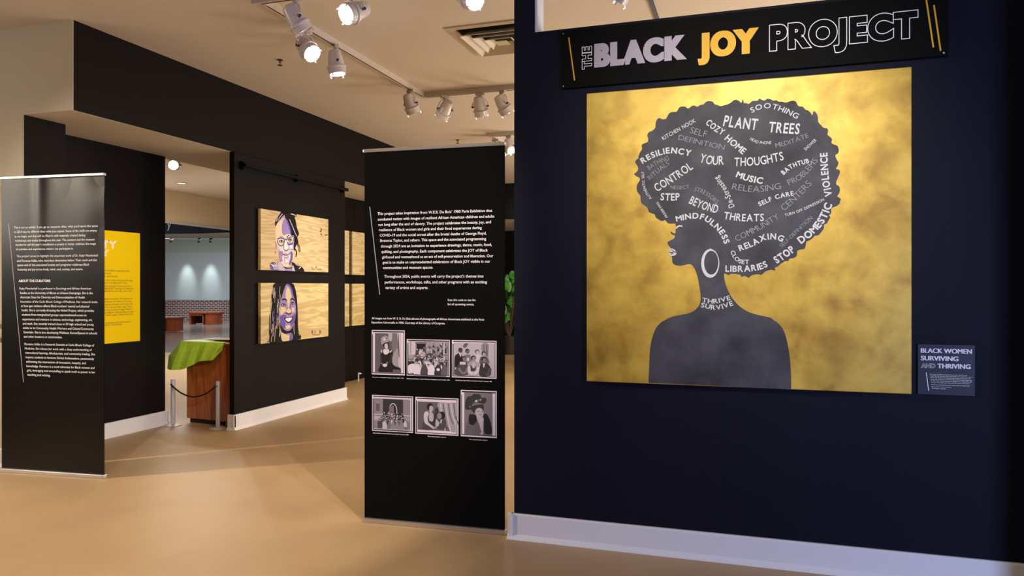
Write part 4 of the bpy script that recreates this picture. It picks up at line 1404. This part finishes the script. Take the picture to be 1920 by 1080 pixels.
# ================================================================== CEILING: TRACKS AND LAMPS
def track(name, label, legs):
    r_ = thing(name, label, 'light track', (legs[0][0][0], legs[0][0][1], CEIL))
    for i, (a, c) in enumerate(legs):
        w = 0.02 - 0.0006 * i
        a, c = Vector(a), Vector(c)
        fr = Frame((a.x, a.y, CEIL), c - a, (0, 0, 1))
        L = (c - a).length
        mb = MB(); mb.fbox(fr, -w, L + w, -0.055 + 0.0004 * i, -0.0003 * i, -w, w); mb.build('rail', M['track_white'], r_)
        mb = MB(); mb.fbox(fr, 0.05, L - 0.05, -0.0565, -0.0535, -0.013, -0.004)
        mb.build('slot', M['dark_slot'], r_)
    return r_


TX, TY0, TY1 = -3.45, 4.62, 7.46
track('light_track', 'white U-shaped light track on the ceiling between partition and black wall', [((TX, TY1, 0), (TX, TY0, 0)), ((TX, TY1, 0), (2.6, TY1, 0)), ((TX - 0.06, TY0, 0), (2.6, TY0, 0))])
FT = on_z(921, 249, CEIL)
track('light_track', 'far white light track seen over the top of the right banner', [((FT.x, FT.y, 0), (FT.x + 3, FT.y, 0)), ((FT.x, FT.y + 2.6, 0), (FT.x, FT.y, 0))])
for X_, px in ((-0.71, 1220), (0.26, 1475)):
    b = MB(); b.box((X_ - 0.014, 5.1, CEIL - 0.02), (X_ + 0.014, 6.4 if X_ < 0 else 5.65, CEIL))
    o = b.build('ceiling_strip', M['dark_slot'])
    o['label'] = 'dark strip on the ceiling seen through the opening above the word %s' % ('BLACK' if X_ < 0 else 'PROJECT')
    o['category'] = 'ceiling strip'


def make_lamp():
    r_ = thing('track_light', '', 'spotlight', (0, 0, 0), 'white track spotlights')
    mb = MB(); mb.box((-0.05, -0.017, -0.03), (0.05, 0.017, 0)); mb.lathe([(0.0, -0.045), (0.014, -0.045), (0.02, -0.03), (0.02, -0.028)], 12)
    mb.build('track_adapter', M['track_white'], r_, bevel=0.003)
    mb = MB()
    pts = [(-0.096, -0.155), (-0.092, -0.125), (-0.066, -0.075), (-0.035, -0.045), (0, -0.04), (0.035, -0.045), (0.066, -0.075), (0.092, -0.125), (0.096, -0.155)]
    for (x0, z0), (x1, z1) in zip(pts, pts[1:]):
        mb.mesh([(x0, -.010, z0), (x1, -.010, z1), (x1, .010, z1), (x0, .010, z0), (x0 * .965, -.010, z0 - .004), (x1 * .965, -.010, z1 - .004), (x1 * .965, .010, z1 - .004), (x0 * .965, .010, z0 - .004)],
                [(0, 1, 2, 3), (7, 6, 5, 4), (0, 4, 5, 1), (2, 6, 7, 3)])
    yk = mb.build('yoke', M['lamp_white'], r_)
    for sx in (-1, 1):
        mb = MB()
        T = Matrix.Translation((sx * 0.088, 0, -0.15)) @ Matrix.Rotation(R(90), 4, 'Y')
        mb.lathe([(0.0, -0.014), (0.010, -0.012), (0.010, 0.012), (0.0, 0.014)], 10, T=T)
        mb.build('pivot_knob', M['dark_metal'], yk)
    mb = MB()
    mb.lathe([(0.0, 0.112), (0.030, 0.110), (0.046, 0.104), (0.055, 0.085), (0.064, 0.03), (0.069, -0.02), (0.070, -0.032), (0.084, -0.034), (0.086, -0.040), (0.084, -0.050), (0.076, -0.052), (0.075, -0.098), (0.070, -0.1), (0.068, -0.078), (0.0, -0.070)], 32)
    can = mb.build('can', M['lamp_white'], r_)
    for v in can.data.vertices:
        pass
    can.location = (0, 0, -0.15)
    mb = MB(); mb.lathe([(0.0, -0.092), (0.04, -0.090), (0.067, -0.082)], 24)
    ln = mb.build('lens', M['lens']); ln.parent = can
    for k in range(4):
        a = R(45 + 90 * k)
        mb = MB(); c_, s_ = math.cos(a), math.sin(a)
        mb.tube([(c_ * .072, s_ * .072, -.096), (c_ * .078, s_ * .078, -.112), (c_ * .070, s_ * .070, -.124)], 0.006, 6)
        cl_ = mb.build('clip', M['lamp_white']); cl_.parent = can
    return r_


LAMP = make_lamp()
used = [False]


def copy_tree(o, parent=None):
    c = o.copy()
    COL.objects.link(c)
    if parent is not None:
        c.parent = parent
    for ch in list(o.children):
        copy_tree(ch, c)
    return c


SRC = None


def lamp(loc, aim, label, power=0, cone=45, col=NEUT, lit=True):
    """loc: the pivot of the can; hung 0.15 below its root on the track"""
    a = Vector(aim).normalized()
    r_ = copy_tree(LAMP)
    r_.location = Vector(loc) + Vector((0, 0, 0.15))
    tilt = math.acos(max(-1, min(1, -a.z)))
    r_.rotation_euler = (0, 0, math.atan2(-a.x, a.y))
    for ch in r_.children:
        if ch.name.startswith('can'):
            ch.rotation_euler = (tilt, 0, 0)
    r_['label'] = label
    if not lit:
        for ch in r_.children_recursive:
            if ch.name.startswith('lens'):
                ch.data = ch.data.copy(); ch.data.materials[0] = M['lamp_white']
    if power:
        spot(Vector(loc) + a * 0.13, Vector(loc) + a * 2, power, cone, 0.7, col, 0.05)
    return r_


zl = CEIL - 0.055 - 0.15
lamp((-3.15, TY0, zl), (0.36, 0.42, -0.83), 'dim white spotlight nearest the corner of the track, hanging in front of a glowing one', lit=False)
lamp((TX, 5.20, zl - 0.0), (0.72, -0.25, -0.62), 'glowing white spotlight tilted right, half behind the dim spotlight at the track corner', 30)
lamp((TX + 0.02, 5.62, zl), (0.12, 0.10, -0.98), 'glowing white spotlight pointing straight down midway along the receding track', 40, 60)
lamp((-2.66, TY0, zl), (-0.30, -0.80, -0.45), 'spotlight aimed at the viewer with a bright round lens at top centre', 0)
lamp((-1.81, TY0, zl), (0.72, -0.50, -0.45), 'bright spotlight cut by the top of the picture just above the ceiling vent', 0)
lamp((TX + 0.01, 7.12, zl), (0.16, 0.46, -0.87), 'white spotlight at the bend of the track, first of four hanging above the banner', 0)
lamp((-3.19, TY1, zl), (-0.58, 0.45, -0.68), 'white spotlight tilted left, second of four from the track bend', 0)
lamp((-2.78, TY1, zl), (0.02, 0.50, -0.86), 'upright white spotlight, third of four from the track bend', 0)
lamp((-2.52, TY1, zl), (0.38, 0.46, -0.80), 'white spotlight tilted right, last of four, next to the black wall edge', 0)
lamp((-0.80, TY0 + 0.25, zl + 0.04), (-0.55, 0.25, -0.80), 'white spotlight seen through the opening above the word BLACK of the title sign', 0)
q = on_y(955, 274, FT.y)
lamp((q.x, q.y, zl), (0.1, 0.2, -0.97), 'white spotlight in the gap between right banner and black wall', 0)
q = on_x(929, 280, FT.x)
lamp((q.x, q.y, zl), (0.0, -0.5, -0.80), 'round-backed far spotlight peeking over the right banner', 0)
q = at(327, 309, 11.3)
lamp((q.x, q.y, q.z), (0.55, -0.80, -0.22), 'brilliant spotlight glaring in the hall beyond the passage', 25, 90)
for o in list(LAMP.children):
    for c_ in list(o.children):
        bpy.data.objects.remove(c_)
    bpy.data.objects.remove(o)
bpy.data.objects.remove(LAMP)

# short hanging track for the hall lamp
hp = q + Vector((0, 0, 0.15))
b = MB(); b.box((hp.x - 0.9, hp.y - 0.02, hp.z), (hp.x + 0.7, hp.y + 0.02, hp.z + 0.03))
b.box((hp.x - 0.5, hp.y - 0.01, hp.z + 0.03), (hp.x - 0.48, hp.y + 0.01, CEIL)); b.box((hp.x + 0.5, hp.y - 0.01, hp.z + 0.03), (hp.x + 0.52, hp.y + 0.01, CEIL))
o = b.build('light_track', M['dark_slot']); o['label'] = 'dark suspended light track carrying the glaring spotlight in the hall'; o['category'] = 'light track'
q = on_z(340, 343, CEIL)
dl = thing('downlight', 'pale recessed downlight in the hall ceiling under the glaring spotlight', 'ceiling light', (q.x, q.y, CEIL))
b = MB(); b.lathe([(0.12, 0.0), (0.12, -0.012), (0.09, -0.012), (0.09, -0.002), (0.0, -0.002)], 24, T=Matrix.Translation(q)); b.build('trim_ring', M['track_white'], dl)
b = MB(); b.lathe([(0.088, -0.006), (0.0, -0.006)], 24, T=Matrix.Translation(q)); b.build('lens', mat('downlight_glow', (255, 244, 225), 0.4, emit=1.2), dl)

# air vent
vx0, vx1, vy0, vy1 = -2.42, -1.66, 5.65, 6.40
vcx, vcy, hw = (vx0 + vx1) / 2, (vy0 + vy1) / 2, (vx1 - vx0) / 2
vent = thing('air_vent', 'square ceiling air diffuser beside the black wall', 'vent', (vcx, vcy, CEIL))
b = MB(); b.box((vcx - hw * .9, vcy - hw * .9, CEIL - 0.004), (vcx + hw * .9, vcy + hw * .9, CEIL - 0.001)); b.build('duct', M['vent_dark'], vent)


def sq_ring(mb, r0, z0, r1, z1):
    A = [(-1, -1), (1, -1), (1, 1), (-1, 1)]
    vs = [(vcx + x * r0, vcy + y * r0, z0) for x, y in A] + [(vcx + x * r1, vcy + y * r1, z1) for x, y in A]
    mb.mesh(vs, [(k, (k + 1) % 4, 4 + (k + 1) % 4, 4 + k) for k in range(4)])


b = MB()
sq_ring(b, hw, CEIL, hw, CEIL - 0.012); sq_ring(b, hw, CEIL - 0.012, hw * .88, CEIL - 0.016); sq_ring(b, hw * .88, CEIL - 0.016, hw * .80, CEIL - 0.004)
b.build('flange', M['vent'], vent)
for k, r0 in enumerate((0.74, 0.53, 0.32)):
    b = MB(); sq_ring(b, hw * (r0 - .13), CEIL - 0.012, hw * r0, CEIL - 0.055); sq_ring(b, hw * r0, CEIL - 0.055, hw * (r0 + .012), CEIL - 0.050)
    b.build('louvre', M['vent'], vent)
b = MB(); b.box((vcx - hw * .14, vcy - hw * .14, CEIL - 0.05), (vcx + hw * .14, vcy + hw * .14, CEIL - 0.045)); b.build('centre_plate', M['vent'], vent)

for (px, py, lb) in ((525, 112, 'small bronze fire sprinkler on the ceiling left of the track lights'), (858, 262, 'small bronze fire sprinkler just above the right banner')):
    q = on_z(px, py, CEIL)
    sp_ = thing('fire_sprinkler', lb, 'sprinkler', q, 'fire sprinklers')
    T = Matrix.Translation(q)
    b = MB(); b.lathe([(0.0, 0), (0.028, 0), (0.028, -0.005), (0.009, -0.008), (0.009, -0.026), (0.0, -0.026)], 16, T=T); b.build('body', M['sprink'], sp_)
    b = MB(); b.tube([q + Vector((-.007, 0, -.022)), q + Vector((-.011, 0, -.036)), q + Vector((0, 0, -.052))], .003, 6); b.tube([q + Vector((.007, 0, -.022)), q + Vector((.011, 0, -.036)), q + Vector((0, 0, -.052))], .003, 6)
    b.lathe([(0.0, -0.050), (0.024, -0.052), (0.024, -0.055), (0.0, -0.055)], 16, T=T); b.build('deflector', M['sprink'], sp_)

# ================================================================== PODIUM, CLOTH, STANCHIONS
fp0 = on_z(350, 792, 0)
fp1 = fp0 + Vector((0.655, -0.07, 0))
u = (fp1 - fp0).normalized()
fpod = Frame(fp0, u, (0, 0, 1))
wpod = (fp1 - fp0).length
pod_h = 0.90
pod = thing('podium', 'reddish cherry wood podium in the passage behind the rope', 'podium', (fp0 + fp1) / 2)
b = MB(); b.fbox(fpod, 0, wpod + 0.03, 0.05, pod_h - 0.02, -0.42, 0); b.build('cabinet', M['podium'], pod, bevel=0.004)
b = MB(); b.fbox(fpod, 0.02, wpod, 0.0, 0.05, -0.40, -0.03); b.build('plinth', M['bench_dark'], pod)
b = MB(); b.fbox(fpod, wpod - 0.005, wpod + 0.025, 0.0, pod_h - 0.005, -0.02, 0.028); b.fbox(fpod, wpod - 0.05, wpod + 0.03, 0.0, 0.06, -0.01, 0.032); b.build('corner_trim', M['podium_trim'], pod, bevel=0.004)
b = MB(); b.fbox(fpod, -0.02, wpod + 0.05, pod_h - 0.02, pod_h, -0.43, 0.025); b.build('top', M['podium_trim'], pod, bevel=0.004)
# green paper draped over the top, hanging past the left edge
gp = lambda px, py, dd: fpod.pt(*fpod.uv(px, py), dd)
b = MB()
zt_ = pod_h + 0.004
# outline in (u along podium, front offset) : back edge on top, front edge folded down
def W_(uu, v, d): return fpod.pt(uu, v, d)
ug = lambda px, py: fpod.uv(px, py)
rowsG = []
K = 14
topL, topR = ug(344, 641)[0], ug(424, 641)[0]
for i in range(K + 1):
    f = i / K
    uu = topL + (topR - topL) * f
    back = W_(uu, zt_, -0.36 + 0.05 * math.sin(f * 5))
    frt = W_(uu, zt_ + 0.002, 0.03)
    pyb = 694 - 22 * f ** 1.1 + 3 * math.sin(f * 7) if f > .1 else 692
    pxb = 330 + (411 - 330) * f
    uB, vB = ug(pxb, min(pyb, 692))
    crease = 0.018 * math.sin(f * 9 + 0.5) + 0.012 * math.sin(f * 21)
    m1 = W_(uu + (uB - uu) * .35, zt_ + (vB - zt_) * .35, 0.06 + crease * .6)
    m2 = W_(uu + (uB - uu) * .7, zt_ + (vB - zt_) * .7, 0.075 + crease)
    low = W_(uB, vB, 0.08 + crease)
    rowsG.append([back, (back + frt) / 2 + Vector((0, 0, .004)), frt, m1, m2, low])
nR = len(rowsG[0])
b.mesh([p_ for r_ in rowsG for p_ in r_], [(i * nR + j, i * nR + j + 1, (i + 1) * nR + j + 1, (i + 1) * nR + j) for i in range(K) for j in range(nR - 1)])
# folded wing at left
tip = W_(*ug(313.5, 667), -0.02); tip2 = W_(*ug(322, 690), 0.06); mid_ = W_(*ug(338, 668), 0.10)
r0 = rowsG[0]
b.mesh([r0[2], r0[3], r0[4], r0[5], tip2, tip, mid_, r0[0]], [(0, 6, 1), (1, 6, 2), (2, 6, 3), (3, 6, 4), (4, 6, 5), (5, 6, 0), (0, 7, 5)])
# turned-up corner at right
rK = rowsG[-1]
c1 = W_(*ug(425, 655), 0.06); c2 = W_(*ug(412, 671), 0.09); c3 = W_(*ug(409, 668), 0.10); c4_ = W_(*ug(425, 648), 0.07)
b.mesh([rK[2], c4_, c1, c2, c3, rK[5]], [(0, 1, 2), (0, 2, 5), (2, 3, 4), (2, 4, 5)])
o = b.build('green_cloth', M['green'])
sol = o.modifiers.new('thick', 'SOLIDIFY'); sol.thickness = 0.003
o['label'] = 'crumpled lime green paper draped over the top of the wooden podium'; o['category'] = 'cloth'
for i, (u0, u1, d0, d1, rot, mt, lb, zz_) in enumerate(((0.06, 0.42, -0.40, -0.16, 0.05, 'paper', 'white sheet of paper lying on the podium top', 0.014), (0.26, 0.60, -0.30, -0.06, -0.06, 'paper', 'overlapping pale paper nearer the right end of the podium top', 0.022), (0.24, 0.62, -0.44, -0.34, 0.0, 'manila', 'long orange-brown folder at the back of the podium top', 0.030))):
    b = MB(); b.fbox(fpod, u0, u1, zt_ + zz_, zt_ + zz_ + 0.004, d0, d1)
    o = b.build('paper_sheet' if mt == 'paper' else 'folder', M[mt]); o['label'] = lb; o['category'] = 'paper' if mt == 'paper' else 'folder'

tops = []
for (px, py, lb) in ((324.5, 798, 'silver rope post at the left black wall end, in front of the podium'), (408.5, 803.5, 'silver rope post next to the portrait partition, in front of the podium')):
    q = on_z(px, py, 0)
    st = thing('stanchion', lb, 'rope post', q, 'low rope posts')
    T = Matrix.Translation(q)
    b = MB(); b.lathe([(0.0, 0), (0.088, 0), (0.09, 0.004), (0.086, 0.010), (0.05, 0.016), (0.026, 0.02), (0.0, 0.022)], 28, T=T); b.build('base', M['post'], st)
    b = MB(); b.lathe([(0.023, 0.018), (0.023, 0.498), (0.020, 0.505), (0.0, 0.506)], 20, T=T); b.build('pole', M['post'], st)
    b = MB()
    T2 = Matrix.Translation(q + Vector((0.012 if px > 400 else 0.0, -0.0225, 0.455))) @ Matrix.Rotation(R(90), 4, 'X')
    b.lathe([(0.006, 0), (0.006, 0.003), (0.0, 0.003)], 10, T=T2); b.build('rope_hole', M['dark_slot'], st)
    tops.append(q + Vector((0, 0, 0.455)))
A_, B_ = tops
pts = []
for k in range(25):
    f = k / 24
    p_ = A_.lerp(B_, f)
    p_ = p_ + Vector((0, -0.0345, -0.125 * 4 * f * (1 - f)))
    pts.append(p_)
b = MB(); b.tube(pts, 0.0085, 8); o = b.build('barrier_rope', M['rope']); o['label'] = 'black rope sagging between the two silver posts'; o['category'] = 'rope'

# ================================================================== HALL FAR LEFT
hallO = at(370, 539, 0)
fh = lambda t: Frame(Vector((0, 0, 0)) + FWD * t, RGT, (0, 0, 1))   # plane across the hall
def hu(px, t): return (px - 960) / FPX * t
def hz(py, t): return CAMZ + (HOR - py) / FPX * t
b = MB()
f0 = Frame((0, 0, 0), RGT, FWD)
tN, tF = 17.0, 36.0
pl = [f0.pt(hu(230, tN), tN), f0.pt(hu(560, tN), tN), f0.pt(hu(700, tF), tF), f0.pt(hu(230, tF), tF)]
b.mesh([p_ + Vector((0, 0, .004)) for p_ in pl] + [p_ + Vector((0, 0, -.05)) for p_ in pl], [(0, 1, 2, 3), (0, 4, 5, 1), (1, 5, 6, 2), (2, 6, 7, 3), (3, 7, 4, 0)])
struct('floor_hall', b, M['hall_floor'])
b = MB(); b.box((-34, 6, -0.06), (-14, 40, -0.004)); b.box((-14, 20, -0.06), (-4, 40, -0.004)); struct('floor_hall_outer', b, M['floor'])
T_ = 34.0
F34 = fh(T_)
b = MB(); b.fbox(F34, hu(230, T_), hu(700, T_), 0, hz(562.5, T_), -0.3, 0)
o = struct('wall_hall_brick', b, M['brick'], origin=F34.pt(hu(300, T_), 0, 0)); 
o.rotation_euler = (0, 0, 0)
b = MB(); b.fbox(F34, hu(230, T_), hu(700, T_), hz(562.5, T_), hz(473, T_), -0.3, 0.03)
struct('wall_hall_panel', b, M['grey_panel'])
b = MB(); b.fbox(F34, hu(230, T_), hu(700, T_), hz(473, T_), 4.4, -0.3, 0.0)
struct('wall_hall_upper', b, M['sage'])
b = MB()
pl = [f0.pt(hu(230, 19.0), 19.0), f0.pt(hu(620, 19.5), 19.5), f0.pt(hu(700, 35), 35), f0.pt(hu(230, 35), 35)]
b.mesh([p_ + Vector((0, 0, 3.9)) for p_ in pl] + [p_ + Vector((0, 0, 4.0)) for p_ in pl], [(3, 2, 1, 0), (4, 5, 6, 7)])
struct('ceiling_hall', b, M['white_wall'])
T2 = 29.5
F2 = fh(T2)
b = MB(); b.fbox(F2, hu(230, T2), hu(700, T2), hz(447, T2), hz(434, T2), -0.4, 0); b.fbox(F2, hu(230, T2), hu(700, T2), hz(447.5, T2), hz(446, T2), 0, 0.05); struct('trim_2', b, M['jamb'])
for i, px in enumerate((322, 374.5, 396)):
    lt_ = thing('hall_spotlight', ('leftmost of the three tiny spotlights in the far hall', 'middle of the three tiny spotlights in the far hall', 'rightmost of the three tiny spotlights in the far hall')[i], 'spotlight', F2.pt(hu(px, T2), hz(447, T2), 0.05), 'tiny spotlights in the far hall')
    b = MB(); b.tube([F2.pt(hu(px + 3, T2), hz(446, T2), 0.06), F2.pt(hu(px + 3, T2), hz(450, T2), 0.08)], 0.02, 6); b.build('stem', M['track_white'], lt_)
    b = MB(); b.tube([F2.pt(hu(px + 2, T2), hz(449, T2), 0.14), F2.pt(hu(px - 2, T2), hz(453, T2), 0.0)], 0.06, 10); b.build('can', M['dark_metal'], lt_)
    w = F34.pt(hu((352, 352, 396)[i], T_), hz(528, T_), 0.0)
    if i:
        spot(F34.pt(hu((352, 352, 396)[i], T_), hz(466, T_), 0.7), w, 200, 36, 1.0, (0.92, 1.0, 0.92), 0.1)

# fascia over the hall: beige bulkhead, white rail, navy sign band
zA = 2.98
tA, tB = (zA - CAMZ) * FPX / (HOR - 411.0), (zA - CAMZ) * FPX / (HOR - 431.5)
PA, PB = f0.pt(hu(285, tA), tA), f0.pt(hu(455, tB), tB)
ff = Frame(PA, PB - PA, (0, 0, 1))
Lf = (PB - PA).length
b = MB(); b.fbox(ff, -1.5, Lf + 5.0, zA, CEIL, -0.3, 0); struct('wall_fascia', b, M['beige'])
b = MB(); b.fbox(ff, -1.5, Lf + 5.0, zA - 0.05, zA, -0.3, 0.04); struct('trim_3', b, M['jamb'])
ns = thing('fascia_sign', 'navy tapering sign band with white serif lettering above the far hall', 'sign', ff.pt(0, zA - 0.3, 0))
b = MB()
uvb = [ff.uv(300, 438.6), ff.uv(375, 438.0), ff.uv(434, 435.8)]
b.prism(ff, [(uvb[0][0] - 0.6, uvb[0][1]), uvb[0], uvb[1], uvb[2], (uvb[2][0], zA - 0.05), (uvb[0][0] - 0.6, zA - 0.05)], -0.2, 0.0)
b.build('band', M['navy'], ns)
b = MB()
ul, vl = ff.uv(316.5, 427.5); ur, _ = ff.uv(319.8 + 0.4, 427.5)
ul2, vy = ff.uv(313.5, 427.4); ur2, _ = ff.uv(320, 427.4)
text_fit(b, ff, 'y', ul2, ur2, vy, 0.002, None, 0.0, 0, 0.0, 4)
b.build('lettering', M['white_ink'], ns)

# benches in the hall
def bench(label, pl_, pr_, py_top, py_bot, hide=0):
    t = CAMZ * FPX / (py_bot - HOR)
    fr = fh(t)
    u0, u1, h = hu(pl_, t), hu(pr_, t), hz(py_top, t)
    r_ = thing('hall_bench', label, 'bench', fr.pt((u0 + u1) / 2, 0, 0), 'cherry wood benches in the far hall')
    w_ = u1 - u0
    mb = MB(); mb.fbox(fr, u0 - .04, u1 + .04, h - .05, h, -.55, .03); mb.build('top', M['bench'], r_)
    mb = MB(); mb.fbox(fr, u0, u0 + .06, 0.02, h - .05, -.5, 0); mb.fbox(fr, u0 + w_ * .46, u0 + w_ * .5, 0.02, h - .05, -.5, 0); mb.fbox(fr, u0 + .06, u0 + w_ * .5, h - .14, h - .05, -.04, 0); mb.build('frame', M['bench'], r_)
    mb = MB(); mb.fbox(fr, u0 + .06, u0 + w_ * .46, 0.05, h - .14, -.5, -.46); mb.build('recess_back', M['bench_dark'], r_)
    mb = MB(); mb.fbox(fr, u0 + w_ * .56, u1, 0.03, h - .05, -.5, 0); mb.build('side_cabinet', M['bench'], r_)
    return r_


bench('cherry wood bench with open kneehole before the far brick wall', 355, 408, 585.5, 609.5)
bench('nearer cherry wood bench cut off by the black passage wall', 287, 331, 595, 623)

# ================================================================== SMALL THINGS
q = on_x(672, 706, -5.95)
q.z = 0
post = thing('floor_bracket', 'low white hooked floor post beside the far black wall', 'post', q)
b = MB(); b.tube([q, q + Vector((0, 0, .12)), q + Vector((0.01, 0.0, .14))], 0.011, 8); b.tube([q + Vector((0, 0, .13)), q + Vector((0.02, .05, .12))], 0.012, 8); b.build('pole', M['base'], post)

# white bracket on the left wall
q0 = on_y(-30, 594, YB); q1 = on_y(9.5, 641, YB)
br_ = thing('wall_bracket', 'white metal wall bracket at the left picture edge beside the left banner', 'bracket', (q1.x, YB, q1.z))
def wz(py): return on_y(5, py, YB).z
b = MB()
b.box((q0.x, YB - .10, wz(600)), (q1.x, YB - .085, wz(594)))
b.box((q0.x, YB - .10, wz(622)), (q1.x, YB - .085, wz(618)))
b.build('rails', M['base'], br_)
b = MB()
for px in (-18, -8, 2, 6):
    x = on_y(px, 600, YB).x
    b.box((x - .012, YB - .095, wz(622)), (x + .012, YB - .09, wz(596)))
b.build('bars', M['base'], br_)
b = MB()
b.box((q0.x, YB - .085, wz(622)), (q0.x + .05, YB, wz(600)))
b.tube([(q1.x, YB - .09, wz(622)), (q1.x - .03, YB - .06, wz(630)), (q1.x - .05, YB, wz(640))], .012, 6)
b.build('arm', M['base'], br_)

# plant at the end of the room
pb = at(955, 539, 16.6); pb.z = 0
pl_ = thing('potted_plant', 'leafy green plant at the far end, in the gap beside the right banner', 'plant', pb)
b = MB(); b.lathe([(0.0, 0.0), (0.20, 0.0), (0.26, 0.40), (0.24, 0.40), (0.22, 0.36), (0.0, 0.36)], 20, T=Matrix.Translation(pb)); b.build('pot', M['soil'], pl_)
b = MB()
rp = random.Random(11)
lf = MB()
for k in range(16):
    a = rp.uniform(0, 6.28); L = rp.uniform(.5, 1.55); sp2 = rp.uniform(.08, .45)
    e = pb + Vector((math.cos(a) * sp2, math.sin(a) * sp2, .36 + L))
    b.tube([pb + Vector((0, 0, .34)), pb.lerp(e, .5) + Vector((0, 0, .1)), e], 0.008, 5)
    for j in range(3):
        c_ = e + Vector((rp.uniform(-.1, .1), rp.uniform(-.1, .1), rp.uniform(-.25, .05)))
        n_ = Vector((rp.uniform(-.5, .5), -1, rp.uniform(.2, 1.0))).normalized()
        x_ = n_.cross(Vector((0, 0, 1))).normalized(); y_ = n_.cross(x_)
        ln_, wd_ = rp.uniform(.10, .16), rp.uniform(.05, .08)
        rim = []
        for m_ in range(10):
            th = 2 * math.pi * m_ / 10
            rim.append(c_ + x_ * (wd_ * math.cos(th)) + y_ * (ln_ * math.sin(th)) - n_ * (.03 * math.cos(th) ** 2))
        lf.mesh([c_] + rim, [(0, 1 + m_, 1 + (m_ + 1) % 10) for m_ in range(10)], 0, True)
b.build('stems', M['stem'], pl_)
lf.build('foliage', M['leaf'], pl_)
